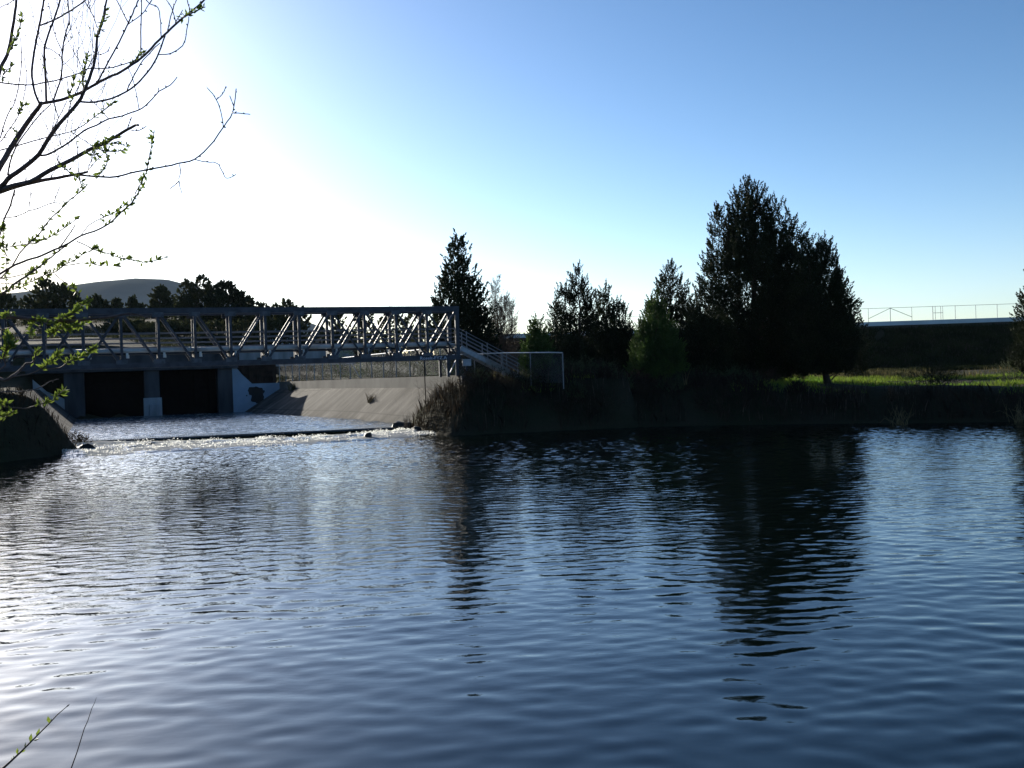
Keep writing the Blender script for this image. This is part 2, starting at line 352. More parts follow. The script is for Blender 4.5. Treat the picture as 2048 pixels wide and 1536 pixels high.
# ------------------------------------------------------------------ water
def waves(x, y, comps):
    z = np.zeros_like(x)
    for (a, kx, ky, ph, w) in comps: z += a * np.sin(kx * x + ky * y + ph + w * np.sin(.31 * kx * y - .23 * ky * x * .3 + ph))
    return z
def spectrum(seed, n, l0, l1, spread, slope, mean=(.12, 1)):
    r = np.random.RandomState(seed); out = []; a0 = math.atan2(mean[1], mean[0])
    for i in range(n):
        l = l0 * (l1 / l0) ** r.rand(); a = a0 + r.normal() * spread; k = 2 * math.pi / l
        out.append((slope * math.sqrt(2 / n) / k, k * math.cos(a), k * math.sin(a), r.uniform(0, 6.28), r.uniform(0, .5)))
    return out
wx = np.concatenate([np.linspace(-70, -34, 40), np.arange(-33.6, 33.7, .072), np.linspace(34.5, 100, 60)])
wy = [3.0]
while wy[-1] < 66: wy.append(wy[-1] + min(.085, .03 + .0014 * wy[-1]))
wy = np.array(wy); X, Y = np.meshgrid(wx, wy)
far = sstep((Y - 10) / 40)
patch = .75 + .45 * vnoise(X, Y * .5, .28, 11)
Z = waves(X, Y, spectrum(1, 40, .28, .78, .72, .05)) * patch * (.85 + .4 * far + .5 * sstep((Y - 30) / 22))
Z += waves(X, Y, spectrum(2, 24, .24, .42, .6, .04)) * np.clip(patch, .3, 2) * (.25 + 1.0 * far + .7 * sstep((Y - 30) / 22))
Z += waves(X, Y, spectrum(3, 8, 1.6, 4., .8, .007))
d = sdist(X, Y)
inch = ((X - C0.x) * N.x + (Y - C0.y) * N.y > 1.6)
Z = np.where(inch, -.45, Z)
o = np_mesh('pool_water', np.stack([X.ravel(), Y.ravel(), Z.ravel()], 1), grid_quads(len(wy), len(wx)), M['pool'], smooth=True)
tag(o, 'rippled blue water of the pool', kind='structure')
# channel water upstream of the weir
cs = np.linspace(-12, 14, 200); cn = np.linspace(.55, 51.8, 330); Sg, Ng = np.meshgrid(cs, cn)
X = C0.x + A.x * Sg + N.x * Ng; Y = C0.y + A.y * Sg + N.y * Ng
crest = lambda s: .9 + (10.5 - s) * .11
fade = sstep((Ng - .6) / 3)
Z = ZUP + fade * (waves(X, Y, spectrum(5, 30, .45, 1.1, 1.0, .15)) + waves(X, Y, spectrum(6, 10, 1.5, 4, .8, .02)))
Ng2 = crest(Sg) + (Ng - .55) * (51.8 - crest(Sg)) / 51.25
X = C0.x + A.x * Sg + N.x * Ng2; Y = C0.y + A.y * Sg + N.y * Ng2
o = np_mesh('channel_water', np.stack([X.ravel(), Y.ravel(), Z.ravel()], 1), grid_quads(330, 200), M['chan'], smooth=True)
tag(o, 'glittering water between the gates and the weir', kind='structure')

# weir sill with the dark sheet of water sliding over it
wr = empty('weir', ch(1, 1, 0), 'low concrete weir crossing the channel under the footbridge, dark water sliding over it', 'weir')
mb = MB()
for k in range(22):
    s0, s1 = -9.4 + k * .93, -9.4 + (k + 1) * .93
    mb.hexa([ch(s0, crest(s0)-1.3, -.9), ch(s1, crest(s1)-1.3, -.9), ch(s1, crest(s1)+.1, -.9), ch(s0, crest(s0)+.1, -.9)],
            [ch(s0, crest(s0)-.5, -.5), ch(s1, crest(s1)-.5, -.5), ch(s1, crest(s1)+.1, .28), ch(s0, crest(s0)+.1, .28)])
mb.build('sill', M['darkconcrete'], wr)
fs = np.linspace(-9.6, 11, 230); ft = np.linspace(0, 1, 16); Sg, T = np.meshgrid(fs, ft)
nn = crest(Sg) - .62 * T ** .8; zz = ZUP - .02 - .52 * sstep(T * .9 + .05) + .02 * vnoise(Sg * 3, T * 2, 1.7, 8) * T
X = C0.x + A.x * Sg + N.x * nn; Y = C0.y + A.y * Sg + N.y * nn
np_mesh('water_sheet', np.stack([X.ravel(), Y.ravel(), zz.ravel()], 1), grid_quads(16, 230), M['fall'], wr, smooth=True)

# foam below the weir
fs = np.linspace(-8.8, 12.5, 520); ft = np.linspace(0, 1, 150); Sg, T = np.meshgrid(fs, ft)
wid = np.interp(Sg, [-10, -5, 3, 9, 12.5], [9.5, 8.8, 7.4, 5.8, 3.5])
nn = crest(Sg) - .5 - wid * T
X = C0.x + A.x * Sg + N.x * nn; Y = C0.y + A.y * Sg + N.y * nn
body = np.sin(np.pi * np.clip(T, 0, 1)) ** .7
base_ = np.interp(Sg, [-10, -7, -4, 4, 9, 12], [.34, .30, .14, .0, .10, .2]) * (1 - T) ** 1.5
z = .03 + base_ + body * (.10 * vnoise(X, Y, 1.3, 21) + .09 * np.abs(vnoise(X, Y, 3.6, 22)) + .05 * np.abs(vnoise(X, Y, 8, 23)) + .018 * np.abs(vnoise(X, Y, 17, 26)) + .10) * (1.1 - .5 * T)
z = np.where(T > .8, z - ((T - .8) / .2) ** 2 * .16, z) - .03 * (T < .02)
band = .60 - .9 * sstep((-7.3 - Sg) / 1.2) * sstep((T - .35) / .3) + .25 * np.sin(T * 7.5 + .8 + .6 * vnoise(X, Y, .5, 24)) * .6 + .42 * vnoise(X, Y, .9, 25) + .3 * vnoise(X, Y, 4.5, 30) - .75 * sstep((T - .78) / .22) + .18 * sstep((-2 - Sg) / 6)
rf = np.random.RandomState(77); nf = 30000                    # spray: small tumbling drops and flecks above the churn
ii = rf.randint(0, 150, nf * 3); jj = rf.randint(0, 520, nf * 3)
clump = vnoise(X, Y, 1.9, 27)[ii, jj] + .8 * vnoise(X, Y, 5.5, 28)[ii, jj] + .5 * vnoise(X, Y, .6, 29)[ii, jj]
ok = (rf.rand(nf * 3) < np.clip(.02 + 1.0 * clump + .35 * np.exp(-((T[ii, jj] - .72) / .12) ** 2), 0, 1) * np.clip(1.25 - T[ii, jj] * 1.15, 0, 1) * np.clip((T[ii, jj] - .04 - .05 * (Sg[ii, jj] > -5)) / .06, 0, 1)); ii, jj, clump = ii[ok][:nf], jj[ok][:nf], clump[ok][:nf]; nf = len(ii)
cz = z[ii, jj] + rf.rand(nf) ** 3 * (.05 + .22 * np.clip(clump, 0, 1)) * (1.1 - T[ii, jj])
cc_ = np.stack([X[ii, jj] + rf.normal(size=nf) * .05, Y[ii, jj] + rf.normal(size=nf) * .05, cz], 1)
dd = rf.normal(size=(nf, 3)); dd /= np.linalg.norm(dd, axis=1)[:, None]; ee = np.cross(dd, rf.normal(size=(nf, 3))); ee /= np.linalg.norm(ee, axis=1)[:, None]
sz = rf.uniform(.010, .034, nf)[:, None]
FV = np.stack([cc_ - dd * sz * 1.4, cc_ + ee * sz, cc_ + dd * sz * 1.4, cc_ - ee * sz], 1).reshape(-1, 3); GV = np.stack([X.ravel(), Y.ravel(), z.ravel()], 1)
o = np_mesh('foam', np.concatenate([GV, FV]), np.concatenate([grid_quads(150, 520), len(GV) + np.arange(nf * 4).reshape(nf, 4)]), M['foam'])
o.data.polygons.foreach_set('use_smooth', [True] * (149 * 519) + [False] * (len(o.data.polygons) - 149 * 519))
a = o.data.attributes.new('foam', 'FLOAT', 'POINT'); a.data.foreach_set('value', np.concatenate([band.ravel(), np.full(nf * 4, 2.0)]).astype(np.float32))
tag(o, 'white foaming water churning below the weir', 'foam', kind='stuff')

# rocks
def rock(px, py, w, h, label, Yd=None, z=.0):
    p = PZ(px, py, z) if Yd is None else P(px, py, Yd)
    r = np.random.RandomState(int(px)); nu, nv = 14, 9; V = []
    for i in range(nv + 1):
        th = math.pi * i / nv
        for j in range(nu):
            ph = 2 * math.pi * j / nu; V.append((math.sin(th) * math.cos(ph), math.sin(th) * math.sin(ph), math.cos(th)))
    V = np.array(V); k = 1 + .22 * np.sin(V @ r.normal(size=3) * 3 + 1) + .14 * np.sin(V @ r.normal(size=3) * 6 + 2) + .07 * np.sin(V @ r.normal(size=3) * 11)
    k = k + .12 * np.sign(np.sin(V @ r.normal(size=3) * 4)) + .05 * r.normal(size=len(V)); V = V * k[:, None] * np.array([w / 2.6, w / 3.2, h * .8])
    Q = []
    for i in range(nv):
        for j in range(nu): Q.append((i*nu+j, (i+1)*nu+j, (i+1)*nu+(j+1) % nu, i*nu+(j+1) % nu))
    o = np_mesh('rock', V, np.array(Q), M['rock']); o.location = p - Vector((0, 0, h * .25))
    return tag(o, label, 'rock', 'rocks in the white water')
rock(297, 897, .9, .55, 'dark round rock alone in the white water near the left bank')
rock(604, 884, .6, .32, 'small low rock in the foam near the middle of the weir')
rock(735, 878, .95, .4, 'flat wet rock in the foam, in front of another flat rock near the right bank')
rock(722, 868, 1.0, .42, 'flat dark rock close under the weir near the right bank')
rock(806, 864, 2.2, .85, 'large jagged boulder at the right end of the weir')
rock(838, 868, 1.6, .6, 'boulder at the water line just right of the biggest boulder')
rock(165, 905, 1.6, .6, 'dark boulder at the foot of the left bank beside the foam')

# ------------------------------------------------------------------ channel linings, walls
def lining(name, label, rows, parent_loc):
    """rows: list of (toe, top) pairs along the channel"""
    t = empty(name, parent_loc, label, 'canal lining'); mb = MB(); acc = 0
    for i in range(len(rows) - 1):
        (a0, a1), (b0, b1) = rows[i], rows[i + 1]; L_ = (Vector(b0) - Vector(a0)).length; H_ = (Vector(a1) - Vector(a0)).length
        for k in range(6):
            f0, f1 = k / 6, (k + 1) / 6
            q = [Vector(a0).lerp(a1, f0), Vector(b0).lerp(b1, f0), Vector(b0).lerp(b1, f1), Vector(a0).lerp(a1, f1)]
            mb.quad(*q, uv=[(acc, H_*f0), (acc+L_, H_*f0), (acc+L_, H_*f1), (acc, H_*f1)])
        acc += L_
    for e in (0, -1):                                    # thickness at the two ends
        a0, a1 = Vector(rows[e][0]), Vector(rows[e][1]); dn = Vector((0, 0, -.35))
        mb.quad(a0, a1, a1 + dn, a0 + dn, uv=[(0, 0)] * 4)
    o = mb.build('slope_slab', M['lining'], t); return t
nR = [2.4 + i * (51 - 2.4) / 14 for i in range(15)]
def toeR(n): return np.interp(n, [2.4, 17, 39, 51], [10.7, 9.8, 6.8, 5.75])
def topR(n): return np.interp(n, [0, 51], [13.55, 10.3])
rows = [(ch(toeR(n) + .35, n, .0), ch(topR(max(0, n - 2.4 * (1 - (n - 2.4) / 48.6))), n - 2.4 * (1 - (n - 2.4) / 48.6), 2.65)) for n in nR]
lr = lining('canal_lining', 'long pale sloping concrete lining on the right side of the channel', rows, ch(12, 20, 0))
wt = MB(); pts = [ch(topR(n), n, 0) for n in np.linspace(-.6, 51, 20)]
for a, b in zip(pts[:-1], pts[1:]):
    o_ = A * .3; wt.hexa([a+Vector((0, 0, 1.9)), a+o_+Vector((0, 0, 1.9)), b+o_+Vector((0, 0, 1.9)), b+Vector((0, 0, 1.9))], [a+Vector((0, 0, 3.4)), a+o_+Vector((0, 0, 3.4)), b+o_+Vector((0, 0, 3.4)), b+Vector((0, 0, 3.4))])
pw = empty('parapet_wall', ch(13, 10, 2), 'low concrete wall along the top of the right canal lining, below the chain-link fence', 'wall')
wt.build('wall_body', M['concrete'], pw)
rowsL = []
for i in range(13):
    f = i / 12; rowsL.append((ch(-8.5 - .7 * f, 4 + 47 * f, .0), ch(-13.6 + .8 * f, 0 + 51 * f, 3.4)))
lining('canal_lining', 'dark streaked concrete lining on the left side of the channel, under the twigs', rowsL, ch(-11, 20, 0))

# abutment at the right end of the bridge
ab = empty('bridge_abutment', ch(13.9, .3, 1), 'dark concrete abutment under the right end of the footbridge', 'abutment')
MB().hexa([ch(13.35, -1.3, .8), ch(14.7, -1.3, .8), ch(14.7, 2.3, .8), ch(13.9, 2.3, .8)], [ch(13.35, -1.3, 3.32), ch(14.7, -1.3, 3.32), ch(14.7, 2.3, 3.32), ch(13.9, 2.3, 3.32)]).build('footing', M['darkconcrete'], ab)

# ------------------------------------------------------------------ gate structure
gs = empty('gate_dam', ch(-2.3, 52, 0), 'concrete dam with two dark gate openings behind the footbridge', 'dam')
def cbox(s0, s1, n0, n1, z0, z1): 
    return ([ch(s0, n0, z0), ch(s1, n0, z0), ch(s1, n1, z0), ch(s0, n1, z0)], [ch(s0, n0, z1), ch(s1, n0, z1), ch(s1, n1, z1), ch(s0, n1, z1)])
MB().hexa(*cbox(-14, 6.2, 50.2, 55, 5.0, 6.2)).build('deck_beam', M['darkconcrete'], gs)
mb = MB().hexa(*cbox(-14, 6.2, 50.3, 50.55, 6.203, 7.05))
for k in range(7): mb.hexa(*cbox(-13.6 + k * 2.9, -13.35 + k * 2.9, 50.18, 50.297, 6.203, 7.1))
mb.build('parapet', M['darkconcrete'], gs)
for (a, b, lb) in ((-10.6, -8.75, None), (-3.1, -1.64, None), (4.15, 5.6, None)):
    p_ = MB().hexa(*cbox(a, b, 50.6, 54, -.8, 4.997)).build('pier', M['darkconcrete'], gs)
MB().hexa(*cbox(-3.25, -1.5, 50.05, 50.597, -.6, 2.2)).hexa(*cbox(-2.7, -2.05, 49.6, 50.047, -.6, 1.5)).build('pier_nose', M['wallconcrete'], gs)
for (a, b) in ((-8.75, -3.1), (-1.64, 4.15)):
    g_ = MB()
    for k in range(9): g_.hexa(*cbox(a + .004, b - .004, 52.2 + .1 * k, 53.2 + .1 * k, .1 + k * .55, .1 + k * .55 + .545))
    for k in range(4): 
        x_ = a + (b - a) * (k + .5) / 4; g_.hexa(*cbox(x_ - .1, x_ + .1, 51.9, 52.197, -.2, 4.9))
    g_.build('gate_leaf', M['gate'], gs)
# wing walls
def wing(name, label, outline, material, n0=50.55, th=.6):
    t = empty(name, ch(outline[0][0], n0, 0), label, 'wall'); mb = MB(); i = len(outline)
    f = [ch(s, n0 + c, z) for (s, z, c) in outline]; b = [p + N * th for p in f]
    mb.v = f + b; mb.f = [tuple(range(i)), tuple(reversed(range(i, 2 * i)))] + [(k, i + k, i + (k + 1) % i, (k + 1) % i) for k in range(i)]
    return mb.build('wall_face', material, t)
def blotched(name, base, base2, blob, r, dark):
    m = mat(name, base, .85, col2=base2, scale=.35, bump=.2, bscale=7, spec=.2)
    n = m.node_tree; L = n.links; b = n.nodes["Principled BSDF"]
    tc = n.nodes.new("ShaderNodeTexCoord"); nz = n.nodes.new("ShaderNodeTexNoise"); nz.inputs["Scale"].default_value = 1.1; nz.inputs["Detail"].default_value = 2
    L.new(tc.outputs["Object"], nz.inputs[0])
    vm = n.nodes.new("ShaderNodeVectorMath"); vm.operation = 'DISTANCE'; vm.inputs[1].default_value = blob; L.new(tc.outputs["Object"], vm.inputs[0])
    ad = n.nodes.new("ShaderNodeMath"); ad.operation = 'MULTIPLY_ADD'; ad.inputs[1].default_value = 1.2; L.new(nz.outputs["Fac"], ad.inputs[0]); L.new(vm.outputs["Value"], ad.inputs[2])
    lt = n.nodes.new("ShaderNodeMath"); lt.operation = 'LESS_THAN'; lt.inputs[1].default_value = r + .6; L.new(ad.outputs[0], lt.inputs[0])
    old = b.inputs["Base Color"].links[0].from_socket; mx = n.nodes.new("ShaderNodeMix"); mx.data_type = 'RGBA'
    L.new(lt.outputs[0], mx.inputs[0]); L.new(old, mx.inputs[6]); mx.inputs[7].default_value = (*dark, 1); L.new(mx.outputs[2], b.inputs["Base Color"])  # fills a noise-edged round blob with the dark colour
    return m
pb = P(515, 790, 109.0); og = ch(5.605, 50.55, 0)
wing('wing_wall', 'pale concrete wing wall right of the gates with a dark round patch', [(5.605, -.6, 0), (11.0, -.6, -1.2), (10.9, 3.3, -.6), (7.6, 3.3, 0), (6.6, 4.3, 0), (5.605, 5.6, 0)],
     blotched('blotched_concrete', (.27, .34, .43), (.19, .24, .3), tuple(pb - og), 1.3, (.02, .02, .02)))  # blue of the skylight is put into both base colours
wing('wing_wall', 'short pale concrete wing wall at the left of the gates', [(-13.4, -.6, 0), (-10.605, -.6, 0), (-10.605, 2.4, 0), (-12.2, 3.2, 0), (-13.4, 4.4, 0)], M['wallconcrete'])
sw = empty('sheet_pile_wall', ch(8, 52.5, 3), 'dark rusty sheet-pile wall above the wing wall beside the gates', 'wall')
mb = MB()
for k in range(11):
    s0 = 5.9 + k * .4; off = .18 if k % 2 else 0
    mb.hexa(*cbox(s0, s0 + .398, 51.6 + off, 52.1 + off, 2.6, 5.45))
mb.build('piling', M['rust'], sw)

# ------------------------------------------------------------------ footbridge
ZT, ZB, ZD, WID = 7.66, 4.38, 5.22, 1.55
SEG = 13.57 / 7
fb = empty('footbridge', ch(0, WID / 2, ZB), 'long grey steel truss footbridge with a white pipe along it, over the channel', 'bridge')
def bp(s, w, z): return ch(s, w, z)
for side, w in enumerate((0, WID)):
    MB().beam(bp(-13.7, w, ZT - .16), bp(13.7, w, ZT - .16), .24, .32).build('top_chord', M['steel'], fb)
    MB().beam(bp(-13.7, w, ZB + .14), bp(13.7, w, ZB + .14), .24, .28).build('bottom_chord', M['steel'], fb)
    for k in range(-7, 8):
        wd = .24 if abs(k) == 7 else .15
        MB().beam(bp(k * SEG, w, ZB + .283), bp(k * SEG, w, ZT - .323), .2, wd, A).build('post', M['steel'], fb)
    for k in range(1, 8):
        for sg in (-1, 1):
            a_, b_ = bp(sg * (k * SEG - .12), w, ZT - .34), bp(sg * ((k - 1) * SEG + .12), w, ZB + .3)
            MB().beam(a_, b_, .17, .12, N.cross(b_ - a_)).build('diagonal', M['steel'], fb)
            if k >= 4:
                off = .1 if side == 0 else -.1
                a_, b_ = bp(sg * ((k - 1) * SEG + .1), w + off, ZT - .34), bp(sg * (k * SEG - .1), w + off, ZB + .3)
                MB().beam(a_, b_, .06, .11, N.cross(b_ - a_)).build('counter_diagonal', M['steel'], fb)
    mb = MB(); wr_ = w + (.2 if side == 0 else -.2)
    for dz in (.28, .54, .8, 1.08): mb.tube([bp(-13.6, wr_, ZD + dz), bp(13.6, wr_, ZD + dz)], .026, 6)
    mb.build('handrail', M['galv'], fb)
for k in range(-7, 8):
    MB().beam(bp(k * SEG, .13, ZT - .22), bp(k * SEG, WID - .13, ZT - .22), .12, .14).build('top_cross_beam', M['steel'], fb)
    MB().beam(bp(k * SEG, .13, ZD - .2), bp(k * SEG, WID - .13, ZD - .2), .12, .18).build('floor_beam', M['steel'], fb)
mb = MB()
for k in range(54): mb.hexa(*cbox(-13.6 + k * .5, -13.6 + k * .5 + .49, .27, WID - .27, ZD - .105, ZD - .02))
mb.build('deck', M['darkconcrete'], fb)
pp = MB()
for a_, b_ in ((-13.9, -8.2), (-8.2, -2.2), (-2.2, 4), (4, 9.6), (9.6, 13.2)):
    pp.tube([bp(a_, .30, ZD + .12), bp(b_ - .01, .30, ZD + .12)], .125, 14)
for s in (-8.2, -2.2, 4, 9.6): pp.tube([bp(s - .07, .30, ZD + .12), bp(s + .07, .30, ZD + .12)], .15, 14)
pp.tube([bp(13.2, .3, ZD + .12), bp(13.45, .3, ZD + .10), bp(13.55, .3, ZD - .1), bp(13.55, .3, 3.4)], .07, 10)
pipe = pp.build('pipe', M['pipe'], fb, smooth=True)
for k in range(-7, 7): MB().beam(bp(k * SEG + .3, .30, ZD - .3), bp(k * SEG + .3, .30, ZD - .01), .1, .22).build('pipe_bracket', M['white'], pipe)
for w_, sgn in ((0, -1), (WID, 1)):
    for k in range(-6, 7):
        for z_, hh in ((ZT - .36, .26), (ZB + .32, .24)):
            MB().hexa(*[[ch(k*SEG + u, w_ + sgn*v, z_ + q) for (u, v) in ((-.3, .123), (.3, .123), (.3, .141), (-.3, .141))] for q in (-hh/2, hh/2)]).build('gusset_plate', M['gusset'], fb)
# end frame standing on the wall
for s in (12.9, 13.5):
    for w in (0, WID): MB().beam(bp(s, w, 3.32), bp(s, w, ZB - .003), .16, .16, A).build('support_post', M['steel'], fb)
MB().beam(bp(12.98, 0, 3.5), bp(13.42, 0, 4.3), .05, .07, N).build('support_brace', M['galv'], fb)
MB().beam(bp(12.98, WID, 4.3), bp(13.42, WID, 3.5), .05, .07, N).build('support_brace', M['galv'], fb)
# name board on the bottom chord
sg_ = MB().beam(bp(11.0, -.135, ZB + .12), bp(12.9, -.135, ZB + .12), .02, .26).build('name_board', M['steel'], fb)
cu = bpy.data.curves.new('lettering', 'FONT'); cu.body = "Roselt-FYZ.A"; cu.size = .27; cu.extrude = .004
to = bpy.data.objects.new('lettering_tmp', cu); COL.objects.link(to)
me = bpy.data.meshes.new_from_object(to.evaluated_get(bpy.context.evaluated_depsgraph_get())); bpy.data.objects.remove(to)
wx_ = max(v.co.x for v in me.vertices); base = bp(11.08, -.155, ZB + .03)
for v in me.vertices:
    c = v.co.copy(); v.co = base + A * (c.x * 1.72 / wx_) + Vector((0, 0, c.y)) - N * c.z - ORG[fb]
link('lettering', me, M['letter'], sg_)
# small junction box and plate at the end frame
jb = empty('meter_box', bp(14.0, -.2, 4.05), 'small grey box mounted beside the end post of the footbridge', 'utility box')
MB().hexa(*cbox(13.78, 14.3, -.35, -.1, 3.95, 4.35)).hexa(*cbox(13.75, 14.33, -.38, -.07, 4.353, 4.38)).build('box_body', M['galv'], jb)
MB().hexa(*cbox(13.95, 14.05, -.28, -.18, 3.32, 3.947)).build('box_post', M['steel'], jb)

# stairs at the right end
st = empty('staircase', ch(15.5, .8, 3), 'grey steel staircase with handrails leading down from the right end of the footbridge', 'stairs')
x0, x1, z0, z1 = 13.85, 18.1, ZD, 2.95
for w in (.3, WID - .3):
    MB().beam(bp(x0, w, z0 - .12), bp(x1, w, z1 - .02), .06, .3, N.cross(A)).build('stringer', M['galv'], st)
    mb = MB()
    for dz in (.36, .62, .86, 1.1): mb.tube([bp(x0 - .1, w, z0 + dz), bp(x1, w, z1 + dz)], .024, 6)
    mb.build('handrail', M['galv'], st)
    for f in (.1, .42, .72, .98): 
        s_ = x0 + (x1 - x0) * f; z_ = z0 + (z1 - z0) * f
        MB().tube([bp(s_, w, z_ - .1), bp(s_, w, z_ + 1.12)], .032, 8).build('post', M['galv'], st)
for k in range(11):
    f = (k + .5) / 11; s_ = x0 + (x1 - x0) * f; z_ = z0 + (z1 - z0) * f
    MB().hexa(*cbox(s_ - .13, s_ + .13, .335, WID - .335, z_ - .03, z_)).build('tread', M['galv'], st)

# ------------------------------------------------------------------ fences
def fence(name, label, pts, h, spacing, loc_z=0, post_r=.03, rail=True, chain=True, group=None, brace=()):
    t = empty(name, pts[0], label, 'fence', group)
    P_ = [Vector(p) for p in pts]; seg = [(P_[i+1]-P_[i]).length for i in range(len(P_)-1)]; tot = sum(seg)
    def at(d):
        for i, L_ in enumerate(seg):
            if d <= L_ + 1e-6 or i == len(seg)-1: return P_[i].lerp(P_[i+1], min(1, d/L_))
            d -= L_
    n_ = max(1, round(tot/spacing))
    for k in range(n_+1):
        p = at(tot*k/n_); MB().tube([p - Vector((0, 0, .3)), p + Vector((0, 0, h))], post_r, 8).build('post', M['galv'], t)
    if rail:
        MB().tube([p + Vector((0, 0, h - .02)) for p in P_], .035, 8).build('top_rail', M['rail' if h > 1.8 and post_r < .042 else 'galv'], t)
    if chain:
        mb = MB(); acc = 0
        for i in range(len(P_)-1):
            a, b = P_[i], P_[i+1]; L_ = seg[i]
            mb.quad(a+Vector((0, 0, .05)), b+Vector((0, 0, .05)), b+Vector((0, 0, h-.05)), a+Vector((0, 0, h-.05)), uv=[(acc, 0), (acc+L_, 0), (acc+L_, h), (acc, h)]); acc += L_
        mb.build('wire_mesh', M['chain'], t)
    for (d0, z0_, d1, z1_) in brace:
        MB().tube([at(d0)+Vector((0, 0, z0_)), at(d1)+Vector((0, 0, z1_))], .03, 6).build('brace', M['galv'], t)
    return t
fence('chain_link_fence', 'long chain-link fence on the concrete wall along the right side of the channel', [ch(topR(n)+.15, n, 3.4) for n in (.4, 17, 34, 50.5)], 1.85, 3.0, post_r=.04, brace=((21, .1, 23.8, 1.7),))
pA, pB = ch(13.9, 3.2, 0), P(1127, 767, 60.2)
fence('chain_link_fence', 'short chain-link fence right of the staircase, ending at a thick post', [Vector((pA.x, pA.y, 2.9)), Vector(((pA.x+pB.x)/2, (pA.y+pB.y)/2, 2.85)), Vector((pB.x-.7, pB.y+.1, 2.72)), Vector((pB.x, pB.y, 2.68))], 1.85, 2.6, post_r=.034)
# levee cap wall and its fence
yl = 140.0; zl = 8.34
cw = empty('parapet_wall', (20, yl, zl), 'long low concrete wall along the top of the grassy levee', 'wall')
mb = MB()
for k in range(40):
    x0_ = -7 + k * 3.6; mb.hexa([(x0_, yl, zl-.5), (x0_+3.585, yl, zl-.5), (x0_+3.585, yl+.3, zl-.5), (x0_, yl+.3, zl-.5)], [(x0_, yl, zl+.58), (x0_+3.585, yl, zl+.58), (x0_+3.585, yl+.3, zl+.58), (x0_, yl+.3, zl+.58)])
mb.build('wall_body', M['levee_wall'], cw)
zf = zl + .58; pxx = lambda p: P(p, 640, yl+.15).x
lf = empty('levee_fence', (pxx(1737), yl + .15, zf), 'thin pipe-rail fence on the levee wall with a braced double gate, against the sky', 'fence')
pxs = [820 + 48 * k for k in range(0, 19)] + [1737, 1781, 1824, 1866, 1911, 1952, 1995, 2036, 2080, 2125, 2170, 2220, 2270]
for p in pxs: MB().tube([(pxx(p), yl+.15, zf-.3), (pxx(p), yl+.15, zf+1.85)], .045 if p in (1781, 1866) else .032, 6).build('post', M['galv'], lf)
for p in (1871, 1882, 1886): MB().tube([(pxx(p), yl+.15, zf-.3), (pxx(p), yl+.15, zf+1.85)], .03, 6).build('post', M['galv'], lf)
MB().tube([(pxx(815), yl+.15, zf+1.84), (pxx(2290), yl+.15, zf+1.84)], .026, 6).build('top_rail', M['galv'], lf)
MB().tube([(pxx(1737), yl+.12, zf+.45), (pxx(1781), yl+.12, zf+1.8)], .035, 6).build('brace', M['galv'], lf)
MB().tube([(pxx(1781), yl+.12, zf+1.8), (pxx(1824), yl+.12, zf+.5)], .035, 6).build('brace', M['galv'], lf)
MB().tube([(pxx(1867), yl+.12, zf+.95), (pxx(1886), yl+.12, zf+.95)], .03, 6).build('brace', M['galv'], lf)
# pole on the lining
pl = empty('gauge_pole', P(852, 812, 64), 'thin dark pole standing on the lining near the bare bush', 'pole')
MB().tube([P(852, 814, 62.6), P(849.5, 752, 63.6), P(848, 720, 63.7)], .03, 6).build('shaft', M['gate'], pl)

# ------------------------------------------------------------------ things behind the dam
def house_box(name, label, px0, px1, yt, yb, Yd, dep, mw, mr, cat='shed', roofdark=False):
    a, b = P(px0, yb, Yd), P(px1, yb, Yd); zt = (P(px0, yt, Yd).z + P(px1, yt, Yd).z) / 2; zb = min(gz(a.x, Yd), gz(b.x, Yd), a.z, b.z) - .2
    t = empty(name, ((a.x+b.x)/2, Yd, zb), label, cat)
    MB().hexa([(a.x, Yd, zb), (b.x, Yd, zb), (b.x, Yd+dep, zb), (a.x, Yd+dep, zb)], [(a.x, Yd, zt-.2), (b.x, Yd, zt-.2), (b.x, Yd+dep, zt-.2), (a.x, Yd+dep, zt-.2)]).build('wall', mw, t)
    e = .25
    MB().hexa([(a.x-e, Yd-e, zt-.197), (b.x+e, Yd-e, zt-.197), (b.x+e, Yd+dep+e, zt-.197), (a.x-e, Yd+dep+e, zt-.197)], [(a.x-e, Yd-e, zt-.05), (b.x+e, Yd-e, zt-.05), (b.x+e, Yd+dep*.6, zt+.25), (a.x-e, Yd+dep*.6, zt+.25)]).build('roof', mr, t)
    return t
house_box('trailer', 'long pale blue trailer box on the slope behind the left half of the footbridge', 55, 158, 669, 687, 165, 3, M['shed'], M['shed'], 'trailer')
house_box('utility_cabinet', 'dark green cabinet with a white lid behind the left half of the footbridge', 163, 196, 669, 696, 150, 2.4, M['greenbox'], M['white'], 'cabinet')
house_box('shed', 'small pale shed on the slope behind the middle of the footbridge', 537, 606, 651, 664, 185, 5, M['shed'], M['shed'])
rw = empty('retaining_wall', P(600, 705, 132), 'pale low retaining wall on the dam crest behind the middle of the footbridge', 'wall')
mb = MB()
for k in range(8):
    q = [P(478 + k*29, 703.5 - k*.75, 132), P(478 + (k+1)*29 - .3, 703.5 - (k+1)*.75, 132)]
    mb.hexa([q[0]-Vector((0, 0, 2)), q[1]-Vector((0, 0, 2)), q[1]+Vector((0, .4, -2)), q[0]+Vector((0, .4, -2))], [q[0], q[1], q[1]+Vector((0, .4, 0)), q[0]+Vector((0, .4, 0))])
mb.build('wall_body', M['wallconcrete'], rw)

